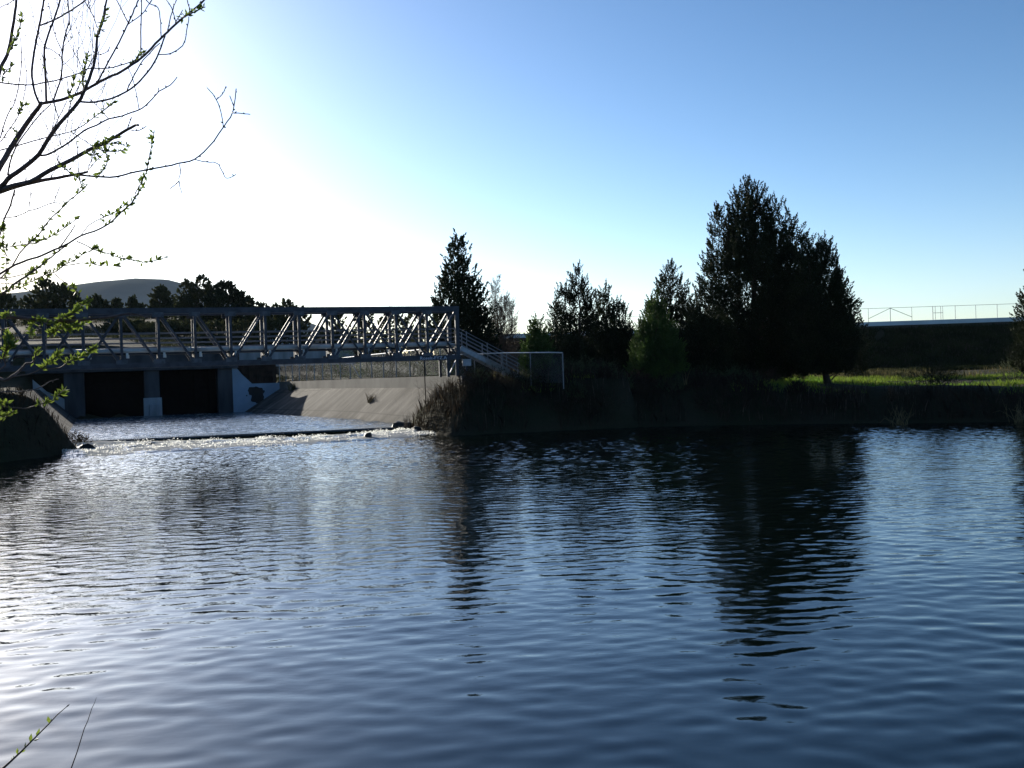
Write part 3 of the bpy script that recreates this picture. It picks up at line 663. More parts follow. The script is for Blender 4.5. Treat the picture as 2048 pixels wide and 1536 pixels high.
# ------------------------------------------------------------------ vegetation
def leaf_quads(c, d, L_, w, rng):
    """elongated quads centred at c, along unit d"""
    n = len(c); r = rng.normal(size=(n, 3)); s = np.cross(d, r); s /= np.linalg.norm(s, axis=1)[:, None] + 1e-9
    hl, hw = (d * L_[:, None]) / 2, s * w[:, None] / 2
    V = np.stack([c - hl - hw*.6, c - hl*.2 + hw, c + hl, c - hl*.2 - hw], 1)
    V[:, 0] = c - hl
    return V.reshape(-1, 3), np.arange(n * 4).reshape(n, 4)
def unit(v): return v / (np.linalg.norm(v, axis=-1, keepdims=True) + 1e-9)
def crown(rng, cones, nspray, per=44, upness=1.15, leaf=(.13, .065), slen=(.45, 1.0), hole=.25, shape=.7, fill=.45):
    """cones: (x, y, z0, z1, radius, round) ; round 0 = cone, 1 = ellipsoid"""
    nspray = int(nspray * 1.35)
    vol = np.array([c[4] ** 2 * (c[3] - c[2]) for c in cones]); pr = vol ** .8 / (vol ** .8).sum()
    idx = rng.choice(len(cones), nspray, p=pr); cc = np.array(cones)[idx]
    t = rng.rand(nspray)
    rd = cc[:, 5]
    tc = 1 - np.sqrt(1 - t * .995)                      # more low down (cone)
    t = np.where(rng.rand(nspray) < rd, t, tc)
    rad_cone = (1 - t) ** shape * np.minimum(1, .55 + t * 3.0); rad_el = np.sqrt(np.clip(1 - (2 * t - 1) ** 2, 0, 1))
    rad = cc[:, 4] * (rad_cone * (1 - rd) + rad_el * rd)
    az = rng.rand(nspray) * 2 * math.pi
    lump = 1 + .2 * np.sin(az * 3 + t * 9 + cc[:, 0] * 3) + .13 * np.sin(az * 5 - t * 17)
    rr = rad * (1 - (1 - rng.rand(nspray) ** fill) * .95) * lump
    out = np.stack([np.cos(az), np.sin(az), np.zeros(nspray)], 1)
    p = np.stack([cc[:, 0], cc[:, 1], cc[:, 2] + t * (cc[:, 3] - cc[:, 2])], 1) + out * rr[:, None]
    # holes
    q = p * 1.25; hn = (np.sin(q[:, 0]*1.7+q[:, 2]*.9) + np.sin(q[:, 1]*1.9-q[:, 2]*1.6+1) + np.sin(q[:, 2]*2.3+q[:, 0]*1.1+2)) / 3
    keep = hn > -1 + 2 * hole * (.45 + .35 * rng.rand(nspray)); p, out, t = p[keep], out[keep], t[keep]; n = len(p)
    ax = unit(out * (1 - .6 * t[:, None]) + np.array([0, 0, upness]) + rng.normal(size=(n, 3)) * .28)
    sl = rng.uniform(slen[0], slen[1], n)
    u = rng.rand(n, per) ** .8
    c = p[:, None, :] + ax[:, None, :] * (u * sl[:, None])[..., None] + rng.normal(size=(n, per, 3)) * ((1.02 - u) * sl[:, None] * .13)[..., None]
    d = unit(ax[:, None, :] + rng.normal(size=(n, per, 3)) * .55)
    L_ = rng.uniform(.6, 1.25, n * per) * leaf[0]; w = rng.uniform(.6, 1.3, n * per) * leaf[1]
    return leaf_quads(c.reshape(-1, 3), d.reshape(-1, 3), L_, w, rng)
def limbs(rng, trunk_pts, trunk_r, targets, r0=.05):
    mb = MB(); mb.tube(trunk_pts, trunk_r, 9); tp = [Vector(p) for p in trunk_pts]
    for q in targets:
        q = Vector(q); zs = max(tp[0].z + .4, q.z - Vector((q.x, q.y, 0)).length * .8)
        b = min(tp, key=lambda p: abs(p.z - zs)); i = tp.index(b)
        for j in range(len(tp)-1):
            if tp[j].z <= zs <= tp[j+1].z: b = tp[j].lerp(tp[j+1], (zs - tp[j].z) / (tp[j+1].z - tp[j].z + 1e-6))
        mid = b.lerp(q, .5) + Vector((rng.normal()*.15, rng.normal()*.15, -.12))
        mb.tube([b, mid, q], [r0, r0*.65, r0*.2], 5, cap=False)
    return mb
def tree(name, label, cat, base, cones, nspray, material, seed, group=None, trunk_r=.2, nlimb=22, lean=(0, 0), limb_r=.05, bark='bark', **kw):
    rng = np.random.RandomState(seed); t = empty(name, base, label, cat, group); ORG[t] = Vector((0, 0, 0))
    zt = max(c[3] for c in cones); cmain = max(cones, key=lambda c: c[3])
    pts = []; rads = []
    for k in range(8):
        f = k / 7; z = -.4 + f * (zt * .93 + .4)
        pts.append((cmain[0] * f + lean[0]*f + rng.normal()*.05, cmain[1] * f + lean[1]*f + rng.normal()*.05, z)); rads.append(trunk_r * (1 - .93 * f) * (1.35 if k == 0 else 1))
    tg = []
    for k in range(nlimb):
        c = cones[rng.randint(len(cones))]; f = rng.uniform(.05, .85); a = rng.rand() * 6.28
        r = c[4] * ((1 - f) if c[5] < .5 else .85) * .8; tg.append((c[0] + math.cos(a)*r, c[1] + math.sin(a)*r, c[2] + f*(c[3]-c[2])))
    limbs(rng, pts, rads, tg, limb_r).build('trunk', M[bark], t, smooth=True)
    V, Q = crown(rng, cones, nspray, **kw)
    np_mesh('crown', V, Q, M[material], t, rel=True)
    return t
def mtop(px, py, Yd, bz): return P(px, py, Yd).z - bz
def treeat(name, label, px, Yd, spec, n, material, seed, group='junipers on the far bank', cat='tree', by=None, **kw):
    """spec: list of (px, y_top, y_base, halfwidth_px, round) in photo pixels at distance Yd"""
    b = P(px, 760, Yd); bz = gz(b.x, Yd) - .05; cones = []; rng = np.random.RandomState(seed + 500)
    for i, (cx, yt, yb, hw, rd) in enumerate(spec):
        q = P(cx, yt, Yd); q2 = P(cx, yb, Yd); cones.append((q.x - b.x, 0 if i == 0 else rng.uniform(-.8, .8), max(.1, q2.z - bz), q.z - bz, hw * Yd / F, rd))
    return tree(name, label, cat, (b.x, Yd, bz), cones, n, material, seed, group, **kw)

J = dict(hole=.14)
treeat('juniper_tree', 'tallest dark juniper with several spiked tops on the far bank', 1500, 68,
       [(1495, 368, 762, 104, .14), (1508, 352, 560, 45, 0), (1478, 368, 560, 40, 0), (1545, 405, 640, 50, .1), (1575, 435, 700, 48, .2), (1440, 425, 745, 46, .4), (1585, 500, 758, 50, .6), (1420, 530, 762, 32, .6), (1540, 600, 764, 70, .7)],
       5600, 'juniper', 1, trunk_r=.32, nlimb=40, limb_r=.07, **J)
treeat('juniper_tree', 'dark juniper with a bare trunk foot just right of the tallest juniper', 1660, 64,
       [(1645, 492, 748, 60, .3), (1606, 488, 750, 44, .3), (1672, 560, 742, 36, .3), (1690, 640, 745, 26, .5)], 2500, 'juniper', 2, trunk_r=.22, **J)
treeat('juniper_tree', 'open-crowned juniper just left of the tallest juniper, sky showing through', 1345, 73,
       [(1340, 540, 750, 50, .3), (1322, 560, 700, 28, .1), (1372, 575, 740, 28, .3), (1300, 610, 750, 26, .4)], 1100, 'juniper', 3, hole=.36)
treeat('juniper_tree', 'slim bright green juniper standing before the open-crowned one', 1308, 63.5,
       [(1312, 597, 762, 38, .1), (1284, 650, 762, 24, .1), (1338, 660, 762, 26, .2)], 950, 'greenjuniper', 4, trunk_r=.12, hole=.15)
treeat('juniper_bush', 'low bushy juniper at the left foot of the tallest juniper', 1392, 65,
       [(1390, 625, 768, 36, .5), (1365, 670, 768, 22, .4), (1425, 650, 768, 34, .5)], 900, 'juniper', 5, trunk_r=.12, hole=.25)
treeat('juniper_tree', 'open spreading juniper above the right end of the short fence', 1155, 74,
       [(1157, 542, 745, 38, .35), (1130, 580, 740, 34, .5), (1185, 590, 740, 26, .4), (1112, 610, 720, 16, .4)], 1000, 'juniper', 6, hole=.38)
treeat('juniper_tree', 'narrow pointed juniper between the two open-crowned ones', 1218, 70,
       [(1211, 562, 755, 26, .05), (1235, 615, 757, 28, .3)], 640, 'juniper', 7, trunk_r=.13, hole=.25)
treeat('juniper_tree', 'small young juniper standing behind the foot of the staircase', 1075, 62.6,
       [(1075, 648, 764, 26, .15), (1060, 690, 764, 18, .4)], 420, 'greenjuniper', 8, trunk_r=.09, hole=.2)
treeat('juniper_tree', 'dark dense conical juniper rising behind the right end of the footbridge', 918, 74,
       [(914, 474, 750, 56, .2), (890, 560, 745, 34, .4), (945, 545, 750, 40, .35), (960, 640, 752, 34, .5)], 1500, 'juniper', 9, trunk_r=.25, hole=.3, slen=(.6, 1.0), per=26, leaf=(.22, .1))
treeat('larch_tree', 'thin grey wispy tree just right of the juniper behind the bridge end', 1003, 77,
       [(990, 550, 745, 20, 0), (1010, 600, 745, 26, .5)], 800, 'twig', 10, per=14, leaf=(.4, .026), hole=.15, trunk_r=.12, nlimb=40, limb_r=.025)
treeat('juniper_tree', 'dark spiky juniper cut off by the right edge of the picture', 2092, 60,
       [(2085, 500, 760, 58, .15), (2070, 590, 750, 52, .4), (2110, 560, 760, 40, .2)], 1100, 'juniper', 11, trunk_r=.22, **J)
treeat('juniper_bush', 'dark bush at the right foot of the trunk-footed juniper', 1712, 78, [(1712, 640, 765, 20, .6), (1698, 670, 765, 22, .6)], 300, 'juniper', 12, trunk_r=.08)
treeat('juniper_bush', 'dark bush filling the gap between the young and the narrow juniper', 1110, 70, [(1112, 670, 762, 30, .6), (1150, 690, 762, 30, .6)], 420, 'juniper', 13, trunk_r=.1)
treeat('juniper_bush', 'dark bush behind the slim bright green juniper', 1255, 72, [(1248, 655, 765, 22, .5), (1272, 690, 765, 24, .6)], 420, 'juniper', 14, trunk_r=.1)

# broadleaf trees beyond the dam
BG = 'trees beyond the dam'
def bgtree(label, px, Yd, spec, n, seed, material='olive', **kw):
    k_ = Yd / 62
    kw.setdefault('hole', .38)
    return treeat('broadleaf_tree', label, px, Yd, spec, n, material, seed, BG, leaf=(.2*k_, .11*k_), slen=(.12*k_, .3*k_), per=14, upness=.8, trunk_r=.3, nlimb=14, limb_r=.08, **kw)
bgtree('round shrubby tree at the far left edge above the footbridge', 12, 150, [(10, 592, 655, 24, 1)], 260, 31)
bgtree('broad clump of tall trees left of the hill above the footbridge', 108, 170, [(90, 560, 660, 26, .8), (122, 568, 660, 30, .9), (62, 595, 665, 26, .9), (145, 590, 660, 18, .9)], 900, 32)
bgtree('small tree below the left slope of the hill', 192, 185, [(190, 597, 665, 20, .9), (206, 606, 665, 12, .9)], 260, 33)
bgtree('tiny spiky tree, leftmost of two small ones in front of the hill', 233, 190, [(233, 601, 660, 9, .4)], 90, 34)
bgtree('small tree beside the tiny spiky one in front of the hill', 268, 190, [(266, 598, 660, 13, .5), (280, 610, 660, 8, .8)], 150, 35)
bgtree('rounded tree standing alone in front of the right half of the hill', 322, 175, [(322, 578, 665, 24, .8), (345, 604, 665, 14, .9)], 420, 36)
bgtree('tallest tree at the right end of the hill', 388, 165, [(402, 556, 660, 28, .8), (374, 564, 660, 20, .8), (366, 600, 665, 18, .9)], 650, 37)
bgtree('dark dome-shaped tree right of the tallest one beyond the dam', 448, 160, [(448, 567, 665, 36, .85), (478, 585, 665, 24, .9), (425, 580, 660, 24, .9)], 900, 38, material='juniper', hole=.2)
bgtree('low bushy tree right of the dome-shaped tree', 500, 170, [(500, 600, 668, 18, .9), (525, 612, 668, 26, .9)], 330, 39)
bgtree('low tree peeking over the top chord at the middle of the footbridge', 572, 175, [(572, 604, 672, 24, .9), (548, 612, 672, 20, .9), (600, 618, 672, 18, .9)], 420, 40)
bgtree('dark tree seen through the truss left of its middle', 345, 145, [(330, 646, 692, 40, .9), (380, 646, 692, 36, .9)], 420, 41)
bgtree('dark tree seen through the truss at its left third', 250, 150, [(240, 646, 692, 36, .9), (280, 646, 692, 30, .9)], 360, 42)
bgtree('dark broad tree seen through the middle of the truss', 450, 140, [(430, 646, 692, 36, .9), (480, 646, 692, 36, .9)], 420, 43)
bgtree('tree seen through the truss just right of its middle', 555, 150, [(540, 646, 692, 34, .9), (590, 646, 692, 26, .9)], 360, 44)
bgtree('thin backlit tree beside the patch of sky seen through the truss', 676, 190, [(672, 624, 690, 20, .9)], 130, 45, hole=.5)
bgtree('sparse tree, left one of the row seen through the right third of the truss', 735, 180, [(730, 628, 695, 26, .9), (712, 640, 695, 20, .9)], 200, 46, hole=.52)
bgtree('sparse taller tree in the middle of the row seen through the truss', 782, 170, [(780, 620, 695, 28, .9)], 190, 47, hole=.52)
bgtree('sparse tree at the right of the row, beside the dark conical juniper', 828, 175, [(826, 626, 695, 24, .9), (848, 640, 695, 18, .9)], 200, 48, hole=.52)
bgtree('low olive tree behind the levee end', 640, 160, [(640, 660, 712, 34, .9), (690, 668, 712, 34, .9)], 330, 49)
bgtree('low dark tree behind the sunlit fence rail', 770, 130, [(750, 668, 730, 40, .9), (810, 664, 730, 36, .9)], 420, 50)
bgtree('low dark tree left of the conical juniper trunk', 850, 110, [(850, 660, 745, 36, .9)], 330, 51)

# shrubs behind the channel fence and along the far bank
SH = 'shrubs on the banks'
def shrub(label, px, Yd, w, h, seed, material='sage', n=130, **kw):
    b = P(px, 760, Yd); bz = gz(b.x, Yd) - .05; kw.setdefault('hole', .2)
    return tree('shrub', label, 'shrub', (b.x, Yd, bz), [(0, 0, 0.05, h, w / 2, .7), (w*.25, .2, .05, h*.75, w*.35, .7)], n, material, seed, SH, trunk_r=.04, nlimb=8, limb_r=.015, per=12, leaf=(.12, .035), slen=(.25, .5), **kw)
for i, (px, Yd, w, h, mt, lb) in enumerate([
    (600, 105, 3, 1.6, 'twig', 'brown twiggy shrub behind the channel fence, nearest the gates'),
    (645, 97, 2.6, 1.7, 'sage', 'dull green shrub behind the channel fence next to the brown twiggy one'),
    (700, 88, 2.8, 2.3, 'greenjuniper', 'dark green shrub behind the channel fence below the sunlit rail start'),
    (745, 83, 2.4, 1.4, 'sage', 'low grey-green shrub behind the middle of the channel fence'),
    (790, 79, 2.2, 1.8, 'olive', 'olive shrub behind the channel fence, right of its middle'),
    (835, 75, 2.0, 1.5, 'sage', 'small grey-green shrub behind the right part of the channel fence'),
    (868, 71, 2.6, 2.4, 'greenjuniper', 'tall green shrub behind the right end of the channel fence'),
    (1150, 60.5, 1.2, .9, 'sage', 'pale weed clump just right of the thick fence post'),
    (1205, 62, 2.0, .9, 'sage', 'low sage bush under the narrow pointed juniper'),
    (1240, 61.5, 1.5, 1.2, 'sage', 'sage bush with a thin spike left of the slim green juniper'),
    (1275, 62.2, 2.2, .7, 'weed', 'low dry bush at the foot of the slim green juniper'),
    (1345, 61.5, 2.0, .9, 'sage', 'grey-green bush on the bank crest right of the slim green juniper'),
    (1400, 61.5, 1.6, 1.0, 'weed', 'dry brown bush on the bank crest before the low juniper'),
    (1880, 59, 2.2, 2.0, 'juniper', 'dark upright bush between the two sunlit grass strips'),
    (1862, 58, 2.4, 1.6, 'juniper', 'dark low bush left of the upright one between the grass strips'),
    (2030, 66, 2.2, 1.5, 'sage', 'yellow-green bush by the grass at the right edge'),
    (1530, 64, 2.4, .8, 'weed', 'low dry bush in the shade under the tallest juniper'),
    (148, 56.5, 1.3, .8, 'weed', 'small reddish bush on the tip of the left bank')]):
    shrub(lb, px, Yd, w, h, 70 + i, mt)

def stems(name, label, cat, base, n, h, spread, r, material, seed, group=None, curl=.4, leaves=None):
    rng = np.random.RandomState(seed); t = empty(name, base, label, cat, group); mb = MB(); b0 = Vector(base)
    for k in range(n):
        a = rng.rand() * 6.28; hh = h * rng.uniform(.5, 1.05); sp = spread * rng.uniform(.2, 1); o = Vector((rng.normal()*spread*.25, rng.normal()*spread*.25, -.1))
        pts = []
        for j in range(6):
            f = j / 5; pts.append(b0 + o + Vector((math.cos(a)*sp*f**1.6, math.sin(a)*sp*f**1.6, hh*(f - curl*f**3*rng.uniform(0, 1)))))
        mb.tube(pts, [r*(1-.8*j/5) for j in range(6)], 4, cap=False)
        if leaves:
            for j in (2, 3, 4):
                for q in range(2):
                    e = pts[j] + Vector((rng.normal(), rng.normal(), abs(rng.normal())))*h*.12
                    mb.tube([pts[j], pts[j].lerp(e, .5)+Vector((0, 0, .02)), e], [r*.4, r*.3, r*.12], 3, cap=False)
    mb.build('stems', M[material], t); return t
stems('bare_bush', 'leafless brown bush at the end of the concrete wall under the footbridge', 'bush', P(876, 812, 61.8), 34, 2.2, 1.2, .013, 'twig', 90, leaves=True)
stems('bare_bush', 'small leafless bush at the front lower corner of the canal lining', 'bush', PZ(812, 851, .6), 14, 1.0, .5, .012, 'twig', 91, leaves=True)
p = PZ(1800, 850, 0.0); stems('reed_clump', 'clump of dry straw-coloured reeds standing in the water off the far bank', 'reeds', p + Vector((0, 0, -.1)), 34, 1.5, .9, .016, 'reed', 92, 'reed clumps', curl=.75)
p = PZ(2038, 846, 0.0); stems('reed_clump', 'dry pale reeds at the water line by the right edge of the picture', 'reeds', p + Vector((.4, .3, 0)), 44, 1.5, 1.2, .016, 'reed', 93, 'reed clumps', curl=.6)
stems('dead_stalk', 'single pale dead stalk at the water line left of the right-hand reeds', 'stalk', PZ(2013, 843, 0.0), 2, 1.2, .15, .02, 'reed', 94, curl=.1)
stems('dead_stalk', 'pale leaning dead stem before the low juniper', 'stalk', P(1372, 766, 61), 3, 1.3, .5, .02, 'reed', 95, curl=.1)

# plants rooted in the lining joints
from mathutils.geometry import intersect_ray_tri
slab = [c for c in lr.children][0]; so = ORG[slab]
def on_slab(px, py):
    d = ray(px, py)
    for pg in slab.data.polygons:
        v = [slab.data.vertices[i].co + so for i in pg.vertices]
        for tri in ((0, 1, 2), (0, 2, 3)):
            h_ = intersect_ray_tri(v[tri[0]], v[tri[1]], v[tri[2]], d, CAM, True)
            if h_: return h_
    return P(px, py, 76)
stems('weed_tuft', 'dry weed tuft growing from a joint in the middle of the canal lining', 'weeds', on_slab(742, 803), 40, .9, .6, .02, 'reed', 96, curl=.5)
stems('weed_tuft', 'small dark green weed tuft at the foot of the parapet wall nearest the gates', 'weeds', on_slab(588, 779), 50, 1.1, .9, .03, 'sage', 97, curl=.4)
# grass and dry weeds
def blades(name, label, cat, pts, h, w, material, seed, lean=.35):
    rng = np.random.RandomState(seed); n = len(pts); z = ground(pts[:, 0], pts[:, 1]) - .04; b = np.column_stack([pts, z])
    hh = h * rng.uniform(.5, 1.3, n); l = rng.normal(size=(n, 2)) * lean; a = rng.rand(n) * math.pi; s = np.column_stack([np.cos(a), np.sin(a), np.zeros(n)]) * w / 2
    tip = b + np.column_stack([l[:, 0]*hh, l[:, 1]*hh, hh]); mid = b + np.column_stack([l[:, 0]*hh*.25, l[:, 1]*hh*.25, hh*.55])
    V = np.stack([b - s, b + s, mid + s*.8, tip, mid - s*.8], 1).reshape(-1, 3); Q = np.arange(n*5).reshape(n, 5)
    o = np_mesh(name, V, Q, M[material]); return tag(o, label, cat, kind='stuff')
rng = np.random.RandomState(40)
def scatter(n, x0, x1, y0, y1, cond):
    x = rng.uniform(x0, x1, n); y = rng.uniform(y0, y1, n); k = cond(x, y); return np.column_stack([x[k], y[k]])
d_ok = lambda lo, hi: (lambda x, y: (sdist(x, y) > lo) & (sdist(x, y) < hi) & ((x > -2.5)))
blades('grass', 'green grass on the flat ground beyond the far bank', 'grass', scatter(120000, -2, 52, 48, 86, lambda x, y: (sdist(x, y) > 1.8) & (vnoise(x, y, .35, 60) > np.where(x < 14, .2, -.1)) & (y < 75 + 4 * vnoise(x, y, .3, 67))), .28, .03, 'grass', 1)
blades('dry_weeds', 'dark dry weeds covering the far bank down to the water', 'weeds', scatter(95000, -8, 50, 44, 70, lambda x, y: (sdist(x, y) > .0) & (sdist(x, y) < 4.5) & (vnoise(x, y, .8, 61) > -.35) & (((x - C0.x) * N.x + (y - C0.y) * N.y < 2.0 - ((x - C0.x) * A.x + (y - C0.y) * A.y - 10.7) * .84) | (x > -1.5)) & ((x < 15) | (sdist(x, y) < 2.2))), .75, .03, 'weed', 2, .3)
blades('near_bank_grass', 'rough grass on the near bank below the willow', 'grass', scatter(16000, -9, 14, -4, 2.4, lambda x, y: (sdist(x, y) > .3) & (vnoise(x, y, 1.2, 68) > -.3) & (np.hypot(x, y) > .8)), .22, .012, 'hillgrass', 8, .35)
blades('bank_stalks', 'thin reddish dead stalks on the face of the far bank', 'weeds', scatter(9000, -6, 45, 46, 66, lambda x, y: (sdist(x, y) > .1) & (sdist(x, y) < 3) & (x > -2) & (vnoise(x, y, .9, 66) > .1)), 1.0, .022, 'twig', 7, .18)
blades('tall_dry_grass', 'tall pale dry grass along the foot of the levee', 'grass', scatter(24000, -2, 55, 72, 95, lambda x, y: vnoise(x, y, .4, 62) > .1), .6, .035, 'drygrass', 3, .25)
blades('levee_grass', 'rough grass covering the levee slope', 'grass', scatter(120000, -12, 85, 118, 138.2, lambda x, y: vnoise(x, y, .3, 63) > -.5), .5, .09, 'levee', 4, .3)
def brush(name, label, pts, mats, seed):
    r = np.random.RandomState(seed); Vs, Qs, off_ = [], [], 0
    for (x, y) in pts:
        h = r.uniform(.35, 1.1); V, Q = crown(r, [(0, 0, 0, h, h * r.uniform(.5, .9), .8)], 26, per=16, upness=.7, leaf=(.16, .022), slen=(.2, .5), hole=0)
        V = V + np.array([x, y, gz(x, y) - .05]); Vs.append(V); Qs.append(Q + off_); off_ += len(V)
    return tag(np_mesh(name, np.concatenate(Vs), np.concatenate(Qs), M[mats]), label, 'brush', kind='stuff')
bp_ = scatter(900, -7, 45, 46, 64, lambda x, y: (sdist(x, y) > .1) & (sdist(x, y) < 3.4) & (x > -3) & ((x < 15) | (sdist(x, y) < 2)))
brush('bank_brush', 'tangled dark brush hanging over the far bank', bp_[:330], 'weed', 51)
brush('green_bank_brush', 'dull green undergrowth along the top of the far bank', scatter(900, -2, 45, 48, 66, lambda x, y: (sdist(x, y) > 2.4) & (sdist(x, y) < 5) & (x < 15))[:70], 'sage', 52)
blades('left_bank_weeds', 'dark dry weeds on the left bank', 'weeds', scatter(30000, -45, -18, 36, 62, lambda x, y: (sdist(x, y) > 0) & (sdist(x, y) < 9) & ((x-C0.x)*N.x+(y-C0.y)*N.y < -.8)), .5, .03, 'weed', 5, .3)
blades('hillside_grass', 'pale dry grass on the slope behind the dam', 'grass', scatter(50000, -120, -12, 112, 200, lambda x, y: vnoise(x, y, .15, 64) > -.2), .5, .1, 'hillgrass', 6, .3)

# ------------------------------------------------------------------ foreground willow (trunk just out of frame on the left)
exec_tree = True
tw = empty('willow_tree', (-3.6, 4.0, gz(-3.6, 4.0)), 'leafing willow tree at the left whose bare branches hang into the picture', 'tree')
leafc = []; leafd = []; leafL = []
rgw = np.random.RandomState(3)
def za(l): return [(x / 3.938, y / 3.938) for x, y in l]
def zb(l): return [(x / 5.12, 370 + y / 5.12) for x, y in l]
def zc_(l): return [(x / 8.533, 600 + y / 8.533) for x, y in l]
def zd(l): return [(x / 6.4, 700 + y / 6.4) for x, y in l]
PATHS = []
def smoothline(pts, k=3):
    out = []; p = [pts[0]] + list(pts) + [pts[-1]]
    for i in range(1, len(p) - 2):
        for j in range(k):
            t = j / k; a, b, c, d = p[i-1], p[i], p[i+1], p[i+2]
            out.append(tuple(.5*((2*b[m])+(-a[m]+c[m])*t+(2*a[m]-5*b[m]+4*c[m]-d[m])*t*t+(-a[m]+3*b[m]-3*c[m]+d[m])*t**3) for m in range(2)))
    out.append(pts[-1]); return out
def twig(mb, pts, w0, w1, Y0=4.2, Y1=None, leaf=0, start=0., big=1.0):
    """pts in photo pixels, widths in photo pixels; leaf = px between leaf tufts"""
    Y1 = Y0 if Y1 is None else Y1
    sp = smoothline(pts); n = len(sp); P3 = []; rad = []
    wob = rgw.uniform(0, 6)
    for i, (x, y) in enumerate(sp):
        f = i / (n - 1); Yd = Y0 + (Y1 - Y0) * f + .03 * math.sin(wob + f * 7)
        P3.append(P(x + rgw.normal()*.35, y + rgw.normal()*.35, Yd)); rad.append(((w0 + (w1 - w0) * f) * .8 + 1.0) / 2 * Yd / F)
    mb.tube(P3, rad, 6)
    PATHS.append(P3)
    acc = 0
    for i in range(n - 1):                                # buds along the twig
        q, e = P3[i], P3[i+1]; seg = (e - q).length; acc += seg
        if leaf and i / n >= start and acc > leaf * 4.2 / F * rgw.uniform(.6, 1.3):
            acc = 0; ax = (e - q).normalized()
            for k in range(rgw.randint(3, 7) + (3 if big != 1.0 or leaf < 5 else 0)):
                d = Vector(unit(np.array(ax) * .7 + rgw.normal(size=3) * .75 + np.array([0, 0, .45]))); L_ = rgw.uniform(.016, .033) * big
                leafc.append(q + d * L_ * .5); leafd.append(d); leafL.append(L_)
        elif not leaf and acc > .05 * rgw.uniform(.7, 1.6) and rad[i] < .004:
            acc = 0; ax = (e - q).normalized(); d = Vector(unit(np.array(ax) + rgw.normal(size=3) * .6)); r_ = rad[i]
            mb.tube([q, q + d * .005, q + d * .011], [r_*1.1, r_*1.2 + .0006, .0003], 5)
    return P3
def limb(first, children=()):
    mb = MB(); return mb
trunk = MB(); g0 = gz(-3.6, 4.0)
trunk.tube([(-3.6, 4.0, g0 - .3), (-3.58, 4.02, g0 + .5), (-3.5, 4.05, g0 + 1.1), (-3.45, 4.1, g0 + 1.7), (-3.3, 4.15, g0 + 2.3), (-3.2, 4.2, g0 + 3.2), (-3.0, 4.3, g0 + 4.4)], [.17, .13, .115, .1, .08, .06, .02], 12)
trunk.build('trunk', M['willow_bark'], tw, smooth=True)
off = lambda x, y: (-480 + 0 * x, y)                       # joins the trunk outside the frame
def branch(mb): return mb.build('branch', M['willow_bark'], tw, smooth=True)
# limb 1
mb = MB()
twig(mb, [(-560, 620), (-240, 560), (-60, 420)] + za([(0, 1310), (100, 1140), (200, 990), (280, 880), (330, 810)]), 16, 8)
twig(mb, za([(310, 820), (265, 690), (250, 560), (270, 400), (300, 250), (325, 120), (345, 0), (355, -160)]), 5, 3.2)
twig(mb, za([(365, 800), (360, 640), (350, 420), (370, 300), (420, 170), (475, 0), (510, -150)]), 4.6, 3)
twig(mb, za([(330, 815), (480, 785), (600, 745), (670, 710), (760, 660), (850, 610), (960, 560), (1080, 480), (1160, 410), (1260, 310), (1350, 220), (1440, 140), (1530, 70), (1610, 0), (1690, -90)]), 6.5, 3)
twig(mb, za([(420, 790), (470, 650), (490, 520), (490, 400), (520, 250), (545, 150), (535, 0), (540, -100)]), 3, 1.8)
twig(mb, za([(485, 450), (420, 400), (350, 360), (300, 280)]), 1.2, .8); twig(mb, za([(490, 400), (430, 270), (410, 150), (380, 20)]), 1.3, .8)
twig(mb, za([(320, 200), (450, 145), (560, 80), (670, 5), (720, -40)]), 3, 2)
twig(mb, za([(670, 10), (730, 120), (765, 210)]), 1.4, 1)
twig(mb, za([(1440, 140), (1500, 110), (1560, 80), (1615, 55)]), 2, 1.2, leaf=7)
twig(mb, za([(1390, 190), (1350, 60), (1310, 0)]), 1.6, 1.2); twig(mb, za([(1380, 180), (1440, 80)]), 1, .8)
twig(mb, za([(1270, 290), (1265, 180), (1245, 60), (1180, 30), (1140, -20)]), 1.6, 1); twig(mb, za([(1320, 240), (1360, 80), (1390, 0)]), 1.6, 1)
twig(mb, za([(1495, 100), (1490, 60), (1470, -10)]), 1.8, 1.2)
twig(mb, za([(1020, 515), (1070, 465), (1110, 430), (1160, 420)]), 2, 1, leaf=6); twig(mb, za([(1110, 430), (1110, 250), (1112, 110), (1115, -20)]), 2.2, 1.5)
branch(mb)
# limb 2
mb = MB()
twig(mb, [(-560, 640), (-240, 520), (-60, 420)] + za([(0, 1480), (60, 1410), (170, 1330), (300, 1220), (400, 1060), (500, 940), (620, 800), (665, 710), (720, 570), (755, 420), (765, 290), (800, 180), (820, 90), (840, 0), (850, -80)]), 13, 2.6, 4.2, 4.0)
twig(mb, za([(765, 300), (790, 230), (820, 150), (835, 70)]), 2, 1.2, 4.02, leaf=6)
twig(mb, za([(620, 800), (750, 805), (880, 775), (1000, 720), (1100, 640), (1190, 530), (1250, 420), (1300, 280)]), 4, 2.4, 4.1)
twig(mb, za([(1250, 430), (1330, 425), (1400, 390), (1450, 340), (1470, 240), (1485, 130)]), 1.7, 1, 4.1)
twig(mb, za([(665, 710), (760, 650), (830, 530), (890, 420), (960, 290), (1010, 180), (1060, 70), (1090, 0), (1120, -80)]), 3.4, 2.4, 4.05)
twig(mb, za([(1010, 180), (960, 80), (920, 0), (905, -50)]), 1.7, 1.2, 4.05); twig(mb, za([(1010, 190), (1120, 110), (1170, 40), (1210, -20)]), 1.4, 1, 4.05)
twig(mb, za([(1000, 710), (1060, 590), (1130, 470), (1260, 340)]), 2, 1.2, 4.1)
twig(mb, za([(650, 720), (660, 600), (680, 480), (700, 400)]), 1.5, 1, 4.1, leaf=8); twig(mb, za([(680, 560), (720, 480), (755, 400)]), 1.2, .8, 4.1)
